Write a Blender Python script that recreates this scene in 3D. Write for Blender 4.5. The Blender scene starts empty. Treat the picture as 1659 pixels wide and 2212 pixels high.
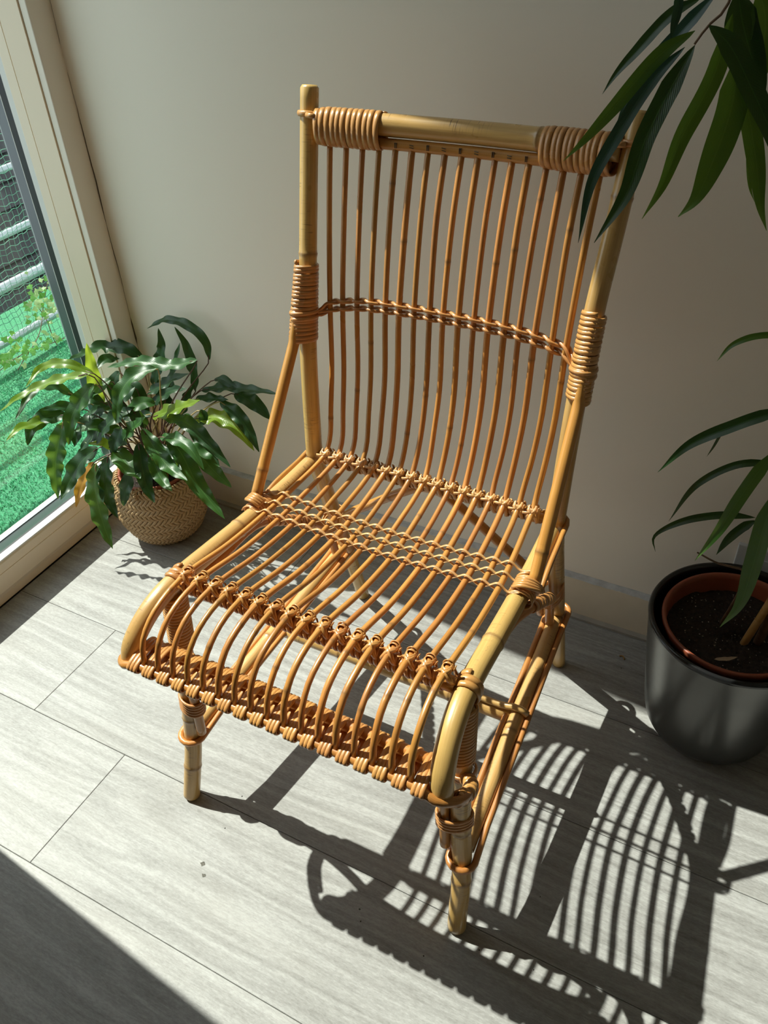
import bpy, math, random
import numpy as np
from mathutils import Vector, Matrix

random.seed(7)
rng = np.random.default_rng(7)

# ------------------------------------------------------------------ camera
CAM = np.array([0.0, 0.0, 1.27])
YAW, PITCH, ROLL, FPX = -5.26593033e-01, 6.80328597e-01, -6.03996439e-02, 1818.0
IW, IH = 1659, 2212
_fw = np.array([math.sin(YAW) * math.cos(PITCH), math.cos(YAW) * math.cos(PITCH), -math.sin(PITCH)])
_r = np.array([math.cos(YAW), -math.sin(YAW), 0.0])
_u = np.cross(_r, _fw)
_r2 = math.cos(ROLL) * _r + math.sin(ROLL) * _u
_u2 = -math.sin(ROLL) * _r + math.cos(ROLL) * _u
ROWS = np.array([_r2, -_u2, _fw])

sc = bpy.context.scene
col = sc.collection
cam_data = bpy.data.cameras.new('camera')
cam = bpy.data.objects.new('camera', cam_data)
col.objects.link(cam)
cam_data.sensor_fit = 'VERTICAL'
cam_data.sensor_height = 36.0
cam_data.lens = FPX / IH * 36.0
cam_data.clip_start = 0.02
cam.matrix_world = Matrix((
    (_r2[0], _u2[0], -_fw[0], CAM[0]),
    (_r2[1], _u2[1], -_fw[1], CAM[1]),
    (_r2[2], _u2[2], -_fw[2], CAM[2]),
    (0, 0, 0, 1)))
sc.camera = cam

# ------------------------------------------------------------------ light
world = bpy.data.worlds.new('sky')
sc.world = world
world.use_nodes = True
bg = world.node_tree.nodes['Background']
bg.inputs['Color'].default_value = (0.86, 0.92, 1.0, 1)
bg.inputs['Strength'].default_value = 1.8

SUN = np.array([0.768, -0.073, -1.0])
sun_data = bpy.data.lights.new('sun_offscreen', 'SUN')
sun_data.energy = 7.5
sun_data.color = (1.0, 0.955, 0.87)
sun_data.angle = math.radians(0.53)
sun = bpy.data.objects.new('sun_offscreen', sun_data)
col.objects.link(sun)
sun.rotation_euler = Vector(SUN).to_track_quat('-Z', 'Y').to_euler()
sun.location = (-4, 1, 5)

sc.view_settings.view_transform = 'Standard'
sc.view_settings.look = 'None'
sc.view_settings.gamma = 1.0
sc.view_settings.use_curve_mapping = False
sc.view_settings.exposure = 0.3
sc.cycles.max_bounces = 10
sc.cycles.diffuse_bounces = 6
sc.cycles.transparent_max_bounces = 24
sc.cycles.caustics_reflective = False
sc.cycles.caustics_refractive = False

# ------------------------------------------------------------------ pixel helpers
def ray(px, py):
    return ROWS.T @ np.array([(px - IW / 2) / FPX, (py - IH / 2) / FPX, 1.0])
def at_x(px, py, x):
    d = ray(px, py); return CAM + d * ((x - CAM[0]) / d[0])
def at_y(px, py, y):
    d = ray(px, py); return CAM + d * ((y - CAM[1]) / d[1])
def at_z(px, py, z):
    d = ray(px, py); return CAM + d * ((z - CAM[2]) / d[2])

# ------------------------------------------------------------------ mesh helpers
class MB:
    """collects verts / faces / uv / ring attribute / material index"""
    def __init__(self):
        self.v = []; self.f = []; self.uv = []; self.ring = []; self.mi = []
    def add(self, verts, faces, uvs=None, ring=None, mi=0):
        o = len(self.v)
        self.v.extend([tuple(float(c) for c in p) for p in verts])
        self.uv.extend(uvs if uvs is not None else [(0.0, 0.0)] * len(verts))
        self.ring.extend(ring if ring is not None else [0.0] * len(verts))
        for f in faces:
            self.f.append(tuple(i + o for i in f)); self.mi.append(mi)
    def box(self, lo, hi, mi=0):
        x0, y0, z0 = lo; x1, y1, z1 = hi
        v = [(x0,y0,z0),(x1,y0,z0),(x1,y1,z0),(x0,y1,z0),(x0,y0,z1),(x1,y0,z1),(x1,y1,z1),(x0,y1,z1)]
        f = [(0,3,2,1),(4,5,6,7),(0,1,5,4),(1,2,6,5),(2,3,7,6),(3,0,4,7)]
        self.add(v, f, mi=mi)
    def build(self, name, mats, parent=None, smooth=True, origin=None, bevel=0):
        org = np.zeros(3)
        if parent is not None:
            org = np.array(parent['_org']) if '_org' in parent else np.array(parent.location)
        if origin is not None:
            org = np.array(origin)
        me = bpy.data.meshes.new(name)
        vv = [(p[0]-org[0], p[1]-org[1], p[2]-org[2]) for p in self.v]
        me.from_pydata(vv, [], self.f)
        uvl = me.uv_layers.new(name='UVMap')
        li = np.zeros(len(me.loops), dtype=np.int32)
        me.loops.foreach_get('vertex_index', li)
        uvl.data.foreach_set('uv', np.array(self.uv, dtype=np.float32)[li].ravel())
        at = me.attributes.new('ring', 'FLOAT', 'POINT')
        at.data.foreach_set('value', np.array(self.ring, dtype=np.float32))
        if not isinstance(mats, (list, tuple)): mats = [mats]
        for m in mats: me.materials.append(m)
        if len(mats) > 1:
            me.polygons.foreach_set('material_index', np.array(self.mi, dtype=np.int32))
        if smooth:
            me.polygons.foreach_set('use_smooth', np.ones(len(me.polygons), dtype=bool))
        me.update()
        o = bpy.data.objects.new(name, me)
        col.objects.link(o)
        if parent is not None:
            o.parent = parent
        elif origin is not None:
            o.location = origin
        if bevel:
            b = o.modifiers.new('bevel', 'BEVEL'); b.width = bevel; b.segments = 2
            b.limit_method = 'ANGLE'; b.angle_limit = math.radians(40)
        return o

def tag(o, label=None, cat=None, group=None, kind=None):
    if label: o['label'] = label
    if cat: o['category'] = cat
    if group: o['group'] = group
    if kind: o['kind'] = kind
    return o
def thing(name, loc, label=None, cat=None, group=None, kind=None):
    o = bpy.data.objects.new(name, None)
    o.empty_display_size = 0.05
    col.objects.link(o); o.location = loc
    return tag(o, label, cat, group, kind)

def nrm(v):
    v = np.asarray(v, float); n = np.linalg.norm(v)
    return v / n if n > 1e-12 else v
def spline(pts, n=24):
    """Catmull-Rom through pts, resampled evenly to n points"""
    P = np.array(pts, float)
    if len(P) == 2:
        t = np.linspace(0, 1, n)[:, None]
        return P[0] * (1 - t) + P[1] * t
    Q = np.vstack([2 * P[0] - P[1], P, 2 * P[-1] - P[-2]])
    out = []
    for i in range(1, len(Q) - 2):
        p0, p1, p2, p3 = Q[i-1], Q[i], Q[i+1], Q[i+2]
        # centripetal parametrisation
        t0 = 0.0; t1 = t0 + max(np.linalg.norm(p1-p0), 1e-6) ** .5
        t2 = t1 + max(np.linalg.norm(p2-p1), 1e-6) ** .5; t3 = t2 + max(np.linalg.norm(p3-p2), 1e-6) ** .5
        for t in np.linspace(t1, t2, 16, endpoint=(i == len(Q) - 3)):
            A1 = (t1-t)/(t1-t0)*p0 + (t-t0)/(t1-t0)*p1
            A2 = (t2-t)/(t2-t1)*p1 + (t-t1)/(t2-t1)*p2
            A3 = (t3-t)/(t3-t2)*p2 + (t-t2)/(t3-t2)*p3
            B1 = (t2-t)/(t2-t0)*A1 + (t-t0)/(t2-t0)*A2
            B2 = (t3-t)/(t3-t1)*A2 + (t-t1)/(t3-t1)*A3
            out.append((t2-t)/(t2-t1)*B1 + (t-t1)/(t2-t1)*B2)
    out = np.array(out)
    L = np.r_[0, np.cumsum(np.linalg.norm(np.diff(out, axis=0), axis=1))]
    s = np.linspace(0, L[-1], n)
    return np.stack([np.interp(s, L, out[:, k]) for k in range(3)], 1)

def tube(mb, path, r, sides=10, caps=True, closed=False, nodes=(), normals=None, rb=None, chamfer=0.0, mi=0, v0=0.0):
    """swept tube; r scalar or per-point; nodes = bamboo joints as arc lengths in metres"""
    P = np.array(path, float); n = len(P)
    rr = np.full(n, float(r)) if np.isscalar(r) else np.array(r, float)
    L = np.r_[0, np.cumsum(np.linalg.norm(np.diff(P, axis=0), axis=1))]
    ring = np.zeros(n)
    if len(nodes):
        ins = []
        for s in nodes:
            for d, k, g in ((-.006, 0., 1.), (-.0022, .6, 1.045), (0, 1., 1.075), (.0018, .5, 1.03), (.006, 0., 1.)):
                ins.append((s + d, k, g))
        keepL = [l for l in L if all(abs(l - s) > .0065 for s in nodes)]
        allL = sorted([(l, 0., 1.) for l in keepL] + [i for i in ins if 0 <= i[0] <= L[-1]])
        nl = np.array([a[0] for a in allL])
        P2 = np.stack([np.interp(nl, L, P[:, k]) for k in range(3)], 1)
        rr = np.interp(nl, L, rr) * np.array([a[2] for a in allL])
        ring = np.array([a[1] for a in allL]); P = P2; L = nl; n = len(P)
    if closed:
        T = np.roll(P, -1, 0) - np.roll(P, 1, 0)
    else:
        T = np.gradient(P, axis=0)
    T = T / np.maximum(np.linalg.norm(T, axis=1), 1e-12)[:, None]
    if normals is None:
        a = np.array([0, 0, 1.0]) if abs(T[0][2]) < .9 else np.array([0, 1.0, 0])
        nn = nrm(a - T[0] * np.dot(a, T[0])); N = [nn]
        for i in range(1, n):
            nn = nrm(nn - T[i] * np.dot(nn, T[i])); N.append(nn)
        N = np.array(N)
    else:
        N = np.array(normals, float)
        N = N - T * (N * T).sum(1)[:, None]
        N = N / np.maximum(np.linalg.norm(N, axis=1), 1e-12)[:, None]
    B = np.cross(T, N)
    rbv = rr if rb is None else (np.full(n, float(rb)) if np.isscalar(rb) else np.array(rb, float))
    V = []; UV = []; RG = []
    # chamfered ends
    ends = []
    if chamfer and not closed:
        ends = [(0, -1), (n - 1, 1)]
    th = np.linspace(0, 2 * math.pi, sides, endpoint=False)
    cs, sn = np.cos(th), np.sin(th)
    rows = []
    if chamfer and not closed:
        rows.append((P[0], N[0], B[0], rr[0] * .8, rbv[0] * .8, L[0], 0.0))
        P0 = P[0] + T[0] * chamfer
        rows.append((P0, N[0], B[0], rr[0], rbv[0], L[0] + chamfer, 0.0))
        rng_i = [i for i in range(1, n - 1) if L[i] > chamfer * 1.5 and L[i] < L[-1] - chamfer * 1.5]
        for i in rng_i: rows.append((P[i], N[i], B[i], rr[i], rbv[i], L[i], ring[i]))
        rows.append((P[-1] - T[-1] * chamfer, N[-1], B[-1], rr[-1], rbv[-1], L[-1] - chamfer, 0.0))
        rows.append((P[-1], N[-1], B[-1], rr[-1] * .8, rbv[-1] * .8, L[-1], 0.0))
    else:
        for i in range(n): rows.append((P[i], N[i], B[i], rr[i], rbv[i], L[i], ring[i]))
    for (p, nn, bb, ra, rb_, l, k) in rows:
        for c, s, t in zip(cs, sn, th):
            V.append(p + nn * (rb_ * c) + bb * (ra * s)); UV.append((t / (2 * math.pi), l + v0)); RG.append(k)
    m = len(rows); Fc = []
    rngm = m if closed else m - 1
    for i in range(rngm):
        a = i * sides; b = ((i + 1) % m) * sides
        for j in range(sides):
            k = (j + 1) % sides
            Fc.append((a + j, a + k, b + k, b + j))
    if caps and not closed:
        Fc.append(tuple(range(sides - 1, -1, -1)))
        Fc.append(tuple((m - 1) * sides + j for j in range(sides)))
    mb.add(V, Fc, UV, RG, mi)
    return L[-1]

def coil(mb, axis, a, turns, wid, thk=.0016, b=None, adir=None, sides=6, seg=16, start=0.0, mi=0, jitter=.0):
    """cane wound round an axis path; cross-section an ellipse a (along adir) x b"""
    A = np.array(axis, float)
    L = np.r_[0, np.cumsum(np.linalg.norm(np.diff(A, axis=0), axis=1))]
    n = int(turns * seg) + 1
    s = np.linspace(0, L[-1], n)
    C = np.stack([np.interp(s, L, A[:, k]) for k in range(3)], 1)
    T = np.gradient(A, axis=0); T = T / np.linalg.norm(T, axis=1)[:, None]
    Tt = np.stack([np.interp(s, L, T[:, k]) for k in range(3)], 1)
    h = np.array(adir if adir is not None else ((0, 0, 1) if abs(T[0][2]) < .8 else (1, 0, 0)), float)
    b = a if b is None else b
    aa = np.interp(s, L, a) if not np.isscalar(a) else np.full(n, a)
    ba = np.interp(s, L, b) if not np.isscalar(b) else np.full(n, b)
    pts = []; nor = []
    for i in range(n):
        t = nrm(Tt[i]); u = nrm(h - t * np.dot(h, t)); v = np.cross(t, u)
        ph = 2 * math.pi * (turns * i / (n - 1)) + start
        d = u * (aa[i] * math.cos(ph)) + v * (ba[i] * math.sin(ph))
        j = jitter * math.sin(ph * .37 + 1.3 * math.sin(ph * .11))
        pts.append(C[i] + d + t * j)
        nor.append(nrm(u * math.cos(ph) / max(aa[i], 1e-6) + v * math.sin(ph) / max(ba[i], 1e-6)))
    tube(mb, pts, wid, sides=sides, normals=nor, rb=thk, mi=mi)

def lathe(mb, prof, center, seg=64, mi=0, close=False):
    cx, cy = center; V = []; UV = []; F = []
    for i, (r, z) in enumerate(prof):
        for j in range(seg):
            t = 2 * math.pi * j / seg
            V.append((cx + r * math.cos(t), cy + r * math.sin(t), z)); UV.append((j / seg, z))
    m = len(prof)
    for i in range(m - 1):
        for j in range(seg):
            k = (j + 1) % seg
            F.append((i*seg + j, i*seg + k, (i+1)*seg + k, (i+1)*seg + j))
    mb.add(V, F, UV, mi=mi)

# ------------------------------------------------------------------ materials
class NT:
    def __init__(self, name):
        self.m = bpy.data.materials.new(name); self.m.use_nodes = True
        self.t = self.m.node_tree; self.n = self.t.nodes; self.l = self.t.links
        self.bsdf = self.n['Principled BSDF']; self.out = self.n['Material Output']
    def node(self, typ, **kw):
        nd = self.n.new(typ)
        for k, v in kw.items(): setattr(nd, k, v)
        return nd
    def link(self, a, b): self.l.new(a, b)
    def ramp(self, fac, stops, interp='LINEAR'):
        r = self.node('ShaderNodeValToRGB'); r.color_ramp.interpolation = interp
        el = r.color_ramp.elements
        while len(el) < len(stops): el.new(0.5)
        for e, (p, c) in zip(el, stops):
            e.position = p; e.color = (*c, 1) if len(c) == 3 else c
        self.link(fac, r.inputs['Fac']); return r.outputs['Color']
    def noise(self, vec, scale, detail=3, rough=.55, dist=0.0):
        nz = self.node('ShaderNodeTexNoise')
        nz.inputs['Scale'].default_value = scale; nz.inputs['Detail'].default_value = detail
        nz.inputs['Roughness'].default_value = rough; nz.inputs['Distortion'].default_value = dist
        if vec is not None: self.link(vec, nz.inputs['Vector'])
        return nz.outputs['Fac']
    def mapping(self, vec, scale=(1,1,1), loc=(0,0,0)):
        mp = self.node('ShaderNodeMapping'); mp.inputs['Scale'].default_value = scale
        mp.inputs['Location'].default_value = loc; self.link(vec, mp.inputs['Vector'])
        return mp.outputs['Vector']
    def mix(self, fac, a, b, mode='MIX'):
        mx = self.node('ShaderNodeMix', data_type='RGBA', blend_type=mode)
        for s, v in ((mx.inputs[0], fac), (mx.inputs[6], a), (mx.inputs[7], b)):
            if isinstance(v, (int, float)): s.default_value = v
            elif isinstance(v, (tuple, list)): s.default_value = (*v, 1) if len(v) == 3 else v
            else: self.link(v, s)
        return mx.outputs[2]
    def math(self, op, a, b=0.0, clamp=False):
        m = self.node('ShaderNodeMath', operation=op); m.use_clamp = clamp
        for s, v in ((m.inputs[0], a), (m.inputs[1], b)):
            if isinstance(v, (int, float)): s.default_value = v
            else: self.link(v, s)
        return m.outputs[0]
    def bump(self, h, strength=.3, dist=.002):
        b = self.node('ShaderNodeBump'); b.inputs['Strength'].default_value = strength
        b.inputs['Distance'].default_value = dist
        self.link(h, b.inputs['Height']); self.link(b.outputs['Normal'], self.bsdf.inputs['Normal'])
    def objvec(self):
        """object coordinates shifted by a per-object random amount"""
        tc = self.node('ShaderNodeTexCoord'); oi = self.node('ShaderNodeObjectInfo')
        sc_ = self.node('ShaderNodeVectorMath', operation='SCALE')
        cb = self.node('ShaderNodeCombineXYZ')
        for i, k in enumerate((37.0, 53.0, 71.0)):
            self.link(self.math('MULTIPLY', oi.outputs['Random'], k), cb.inputs[i])
        ad = self.node('ShaderNodeVectorMath', operation='ADD')
        self.link(tc.outputs['Object'], ad.inputs[0]); self.link(cb.outputs[0], ad.inputs[1])
        return ad.outputs[0], oi.outputs['Random'], tc
    def set(self, **kw):
        for k, v in kw.items():
            s = self.bsdf.inputs[k.replace('_', ' ')]
            if isinstance(v, (int, float)): s.default_value = v
            elif isinstance(v, (tuple, list)): s.default_value = (*v, 1) if len(v) == 3 else v
            else: self.link(v, s)
        return self

def m_plain(name, c, rough=.5, metal=0.0, spec=.5, nscale=0, namp=.12, bump=0):
    t = NT(name)
    if nscale:
        vec, rnd, tc = t.objvec()
        f = t.noise(vec, nscale, 4)
        lo = tuple(max(0, x * (1 - namp)) for x in c); hi = tuple(min(1, x * (1 + namp)) for x in c)
        cc = t.ramp(f, [(.3, lo), (.7, hi)])
        t.set(Base_Color=cc)
        if bump: t.bump(f, bump, .001)
    else:
        t.set(Base_Color=c)
    t.set(Roughness=rough, Metallic=metal, Specular_IOR_Level=spec)
    return t.m

def m_rattan(name, lo, hi, dark, rough=.34, vary=.25, cracks=0.0, ringc=(.22, .11, .04), spots=.5):
    t = NT(name)
    uv = t.node('ShaderNodeUVMap'); uv.uv_map = 'UVMap'
    vec, rnd, tc = t.objvec()
    off = t.node('ShaderNodeCombineXYZ')
    t.link(t.math('MULTIPLY', rnd, 17.0), off.inputs[0]); t.link(t.math('MULTIPLY', rnd, 91.0), off.inputs[1])
    ad = t.node('ShaderNodeVectorMath', operation='ADD')
    t.link(uv.outputs[0], ad.inputs[0]); t.link(off.outputs[0], ad.inputs[1])
    fib = t.noise(t.mapping(ad.outputs[0], (34, 9, 1)), 1.0, 3)
    base = t.ramp(fib, [(.25, lo), (.75, hi)])
    broad = t.noise(vec, 14.0, 3)
    base = t.mix(t.math('MULTIPLY', t.ramp(broad, [(.42, (0,0,0)), (.72, (1,1,1))]), spots), base, dark)
    # per-rod tone
    hs = t.node('ShaderNodeHueSaturation')
    t.link(base, hs.inputs['Color'])
    t.link(t.math('ADD', 1.0 - vary, t.math('MULTIPLY', t.math('FRACT', t.math('MULTIPLY', rnd, 13.7)), 2 * vary)), hs.inputs['Value'])
    t.link(t.math('ADD', .495, t.math('MULTIPLY', t.math('FRACT', t.math('MULTIPLY', rnd, 29.3)), .012)), hs.inputs['Hue'])
    c = hs.outputs['Color']
    if cracks:
        ck = t.noise(t.mapping(ad.outputs[0], (3.0, 420, 1)), 1.0, 2, dist=.4)
        msk = t.noise(t.mapping(ad.outputs[0], (2.0, 7, 1), (3.1, .7, 0)), 1.0, 2)
        f = t.math('MULTIPLY', t.ramp(ck, [(.58, (0,0,0)), (.66, (1,1,1))]), t.ramp(msk, [(.52, (0,0,0)), (.64, (1,1,1))]))
        c = t.mix(t.math('MULTIPLY', f, cracks), c, (.10, .055, .025))
    at = t.node('ShaderNodeAttribute'); at.attribute_name = 'ring'
    c = t.mix(t.math('MULTIPLY', at.outputs['Fac'], .75), c, ringc)
    rv = t.ramp(broad, [(.3, (rough*.75,)*3), (.7, (rough*1.3,)*3)])
    t.set(Base_Color=c, Roughness=rv, Specular_IOR_Level=.55, Coat_Weight=.35, Coat_Roughness=.16)
    t.bump(fib, .25, .0006)
    return t.m

M = {}
M['pole'] = m_rattan('rattan_pole', (.50, .290, .090), (.65, .410, .150), (.42, .215, .055), vary=.07, cracks=.75, spots=.35)
M['pole2'] = m_rattan('rattan_pole_amber', (.50, .215, .045), (.62, .30, .075), (.42, .165, .035), vary=.06, cracks=.15, spots=.4)
M['rod'] = m_rattan('rattan_rod', (.46, .185, .038), (.60, .275, .070), (.36, .130, .028), vary=.2, cracks=.1, spots=.5)
M['cane'] = m_rattan('cane_binding', (.49, .215, .062), (.63, .31, .105), (.42, .17, .045), vary=.07, spots=.25, rough=.3)
M['cane2'] = m_rattan('cane_light', (.58, .31, .115), (.70, .41, .175), (.52, .26, .09), vary=.05, spots=.2, rough=.42)

# wall: cream emulsion
t = NT('cream_wall'); vec, rnd, tc = t.objvec()
f1 = t.noise(tc.outputs['Object'], 1.3, 3); f2 = t.noise(tc.outputs['Object'], 420, 2)
t.set(Base_Color=t.ramp(f1, [(.3, (.865, .795, .700)), (.7, (.88, .81, .715))]), Roughness=.62, Specular_IOR_Level=.3)
t.bump(f2, .12, .0006); M['wall'] = t.m
M['ceiling'] = m_plain('white_ceiling', (.86, .85, .82), .8)
M['base'] = m_plain('cream_baseboard', (.74, .645, .51), .45, nscale=20, namp=.04)
M['caulk'] = m_plain('grey_caulk', (.52, .52, .52), .7, nscale=60, namp=.18, bump=.4)
M['trim'] = m_plain('trim_strip', (.36, .33, .29), .6, nscale=30, namp=.1)
M['crack'] = m_plain('crack_dark', (.10, .075, .05), .9)  # shade inside the crack painted as colour; also the staples' own dark tone
M['pvc'] = m_plain('cream_window_frame', (.87, .735, .56), .34, nscale=3, namp=.02)
M['pvcw'] = m_plain('white_window_frame', (.74, .73, .70), .3)
M['gasket'] = m_plain('black_gasket', (.012, .012, .013), .45)
M['spacer'] = m_plain('grey_window_profile', (.10, .11, .115), .3, metal=.6)
M['spacer2'] = m_plain('pale_glazing_bead', (.34, .37, .38), .35, metal=.4)
M['gap'] = m_plain('dirt', (.035, .028, .02), .9)
# glass: clear pane that reflects by its own refractive index
t = NT('window_glass')
tr = t.node('ShaderNodeBsdfTransparent'); tr.inputs['Color'].default_value = (.93, .97, .95, 1)
gl = t.node('ShaderNodeBsdfGlossy'); gl.inputs['Roughness'].default_value = .0
lw = t.node('ShaderNodeLayerWeight'); lw.inputs['Blend'].default_value = .5
fr = t.math('ADD', .043, t.math('MULTIPLY', t.math('POWER', lw.outputs['Facing'], 5.0), .95), clamp=True)
mx = t.node('ShaderNodeMixShader')
t.link(fr, mx.inputs[0]); t.link(tr.outputs[0], mx.inputs[1]); t.link(gl.outputs[0], mx.inputs[2])
t.link(mx.outputs[0], t.out.inputs['Surface']); M['glass'] = t.m

# floor planks: pale limed oak
t = NT('grey_oak_plank'); vec, rnd, tc = t.objvec()
warp = t.noise(t.mapping(vec, (1.6, 5.5, 1)), 1.0, 2)
sv = t.node('ShaderNodeVectorMath', operation='ADD'); t.link(vec, sv.inputs[0])
cbx = t.node('ShaderNodeCombineXYZ'); t.link(t.math('MULTIPLY', t.math('SUBTRACT', warp, .5), .055), cbx.inputs[1])
t.link(cbx.outputs[0], sv.inputs[1])
grain = t.noise(t.mapping(sv.outputs[0], (3.0, 75, 1)), 1.0, 5, .62)
fine = t.noise(t.mapping(sv.outputs[0], (85, 430, 1)), 1.0, 4, .7)
mott = t.noise(t.mapping(vec, (190, 330, 1)), 1.0, 3, .7)
rings = t.noise(t.mapping(sv.outputs[0], (1.1, 13, 1)), 1.0, 2, .5)
wv = t.node('ShaderNodeMath', operation='SINE'); t.link(t.math('MULTIPLY', rings, 60.0), wv.inputs[0])
wv01 = t.math('ADD', t.math('MULTIPLY', wv.outputs[0], .5), .5)
g = t.math('ADD', t.math('MULTIPLY', grain, .33), t.math('ADD', t.math('MULTIPLY', fine, .40), t.math('ADD', t.math('MULTIPLY', mott, .19), t.math('MULTIPLY', wv01, .08))))
c = t.ramp(g, [(.36, (.205, .197, .189)), (.5, (.300, .293, .285)), (.62, (.395, .389, .382))])
blot = t.noise(t.mapping(vec, (3.5, 9, 1)), 1.0, 3)
c = t.mix(t.math('MULTIPLY', t.ramp(blot, [(.5, (0,0,0)), (.75, (1,1,1))]), .25), c, (.32, .30, .273))
hs = t.node('ShaderNodeHueSaturation'); t.link(c, hs.inputs['Color'])
t.link(t.math('ADD', .94, t.math('MULTIPLY', rnd, .12)), hs.inputs['Value'])
t.set(Base_Color=hs.outputs['Color'], Roughness=.5, Specular_IOR_Level=.35); t.bump(g, .18, .0008); M['plank'] = t.m
M['joint'] = m_plain('plank_joint', (.20, .195, .18), .9)

# ------------------------------------------------------------------ the room
WALL_Y = 1.237
WIN_X = -1.385
def struct(name, mb, m, parent=None, smooth=False, bevel=0):
    o = mb.build(name, m, parent, smooth=smooth, bevel=bevel)
    if parent is None: o['kind'] = 'structure'
    return o

mb = MB(); mb.box((-1.50, -2.6, -.03), (1.75, 1.36, -.0025)); floor = struct('floor', mb, M['joint'])
# planks
PW = 0.2275
ends_by_row = {0: -1.115, 1: -0.888, 2: -0.35, -1: .12, -2: -.62, -3: .3}
row_y0 = 0.549                      # joint between the two rows whose ends show
for k in range(-14, 4):
    y0 = row_y0 + k * PW; y1 = y0 + PW
    y1c = min(y1, 1.33)
    if k == 0: e = -1.115
    elif k == -1: e = -0.888
    elif k == -2: e = .41
    elif k == 1: e = .70
    elif k == 2: e = .62
    else: e = -1.115 + ((k * 0.613) % 1.0) * 1.5 + .62
    xs = [e + j * 1.5 for j in range(-3, 4)]
    xs = [x for x in xs if -1.39 < x < 1.7]
    edges = [-1.395] + xs + [1.7]
    for a, b in zip(edges[:-1], edges[1:]):
        if b - a < .02: continue
        g = .00045; c = .0007
        mb = MB()
        x0, x1, ya, yb = a + g, b - g, y0 + g, y1c - g
        V = [(x0,ya,-.004),(x1,ya,-.004),(x1,yb,-.004),(x0,yb,-.004),
             (x0,ya,-c*.7),(x1,ya,-c*.7),(x1,yb,-c*.7),(x0,yb,-c*.7),
             (x0+c,ya+c,0),(x1-c,ya+c,0),(x1-c,yb-c,0),(x0+c,yb-c,0)]
        Fq = [(8,9,10,11)]
        for q in range(4):
            r = (q + 1) % 4
            Fq += [(q, r, 4 + r, 4 + q), (4 + q, 4 + r, 8 + r, 8 + q)]
        mb.add(V, Fq)
        mb.build('plank', M['plank'], floor, smooth=False)

# back wall
mb = MB(); mb.box((-1.505, WALL_Y, -.03), (1.75, WALL_Y + .12, 2.74)); wall_back = struct('wall_back', mb, M['wall'])
# crack along the plaster corner: thin tube, its inner shade put into the dark colour
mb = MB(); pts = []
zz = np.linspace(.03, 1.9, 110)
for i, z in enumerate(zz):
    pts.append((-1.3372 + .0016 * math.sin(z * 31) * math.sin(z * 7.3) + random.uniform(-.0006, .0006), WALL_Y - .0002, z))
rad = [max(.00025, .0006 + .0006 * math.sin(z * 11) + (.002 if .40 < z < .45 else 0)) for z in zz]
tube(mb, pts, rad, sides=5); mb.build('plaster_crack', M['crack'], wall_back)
# wall nib between window frame and back wall, window wall, other walls, ceiling
HEAD = 2.43; NEAR = 0.357
mb = MB(); mb.box((-1.3555, 1.1840, -.03), (-1.338, WALL_Y + .02, 2.74)); mb.box((-1.505, 1.1960, -.03), (-1.3550, WALL_Y + .02, 2.74)); struct('wall_left', mb, M['wall'], bevel=.002)
mb = MB(); mb.box((-1.56, -2.6, -.03), (-1.375, NEAR - .07, 2.74)); struct('wall_left_near', mb, M['wall'])
mb = MB(); mb.box((-1.56, NEAR - .07, HEAD + .07), (-1.375, 1.2, 2.74)); struct('wall_left_lintel', mb, M['wall'])
mb = MB(); mb.box((1.63, -2.6, -.03), (1.75, WALL_Y, 2.74)); struct('wall_right', mb, M['wall'])  # unseen wall, set close in to bounce light back to the window frame
mb = MB(); mb.box((-1.56, -2.6, -.03), (1.75, -2.48, 2.74))
struct('wall_rear', mb, M['wall'])
mb = MB(); mb.box((-1.62, -2.6, 2.66), (1.75, WALL_Y + .1, 2.78)); struct('ceiling', mb, M['ceiling'])

# baseboard along the back wall
mb = MB(); mb.box((-1.338, WALL_Y - .012, .0), (1.63, WALL_Y, .100)); bb = struct('baseboard_back', mb, M['base'], bevel=.002)
mb = MB()
V = []; Fq = []
xs = np.linspace(-1.338, 1.63, 240)
for i, x in enumerate(xs):
    w = .0128 + random.uniform(-.0012, .0012); h = .1005 + random.uniform(0, .0008)
    V += [(x, WALL_Y - w, h - .0022), (x, WALL_Y - w + .001, h), (x, WALL_Y - .001, h + .0012), (x, WALL_Y, h + .003)]
    if i:
        a = (i - 1) * 4; b = i * 4
        for q in range(3): Fq.append((a + q, b + q, b + q + 1, a + q + 1))
mb.add(V, Fq); mb.build('caulk_bead', M['caulk'], bb)
mb = MB(); mb.box((-1.338, WALL_Y - .024, .0), (1.63, WALL_Y - .0115, .0055)); mb.build('floor_strip', M['trim'], bb, smooth=False)

# ------------------------------------------------------------------ window
win = thing('window_1', (-1.40, .74, 0), kind='structure')
FY1 = 1.185         # inner edge of the far stile
mb = MB()           # bottom rail of the sash: face, groove, lip
def rail_profile(mb, y0, y1):
    prof = [(-1.400, .004), (-1.391, .004), (-1.391, .022), (-1.3855, .034), (-1.3855, .0755), (-1.3868, .0762), (-1.3868, .0775), (-1.3855, .0782),
            (-1.3855, .0975), (-1.3880, .1005), (-1.4060, .1035)]
    V = []; Fq = []
    for x, z in prof: V += [(x, y0, z), (x, y1, z)]
    for i in range(len(prof) - 1): Fq.append((2*i, 2*i+2, 2*i+3, 2*i+1))
    mb.add(V, Fq)
rail_profile(mb, NEAR - .07, 1.181)
mb.build('bottom_rail', M['pvc'], win, smooth=False)
mb = MB(); mb.box((-1.4060, NEAR, .1005), (-1.3885, FY1, .1045)); mb.build('sill_lip', M['pvcw'], win, smooth=False)
mb = MB(); mb.box((-1.50, NEAR - .07, 0), (-1.39, 1.178, -.002)); mb.build('threshold', M['joint'], win, smooth=False)
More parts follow.
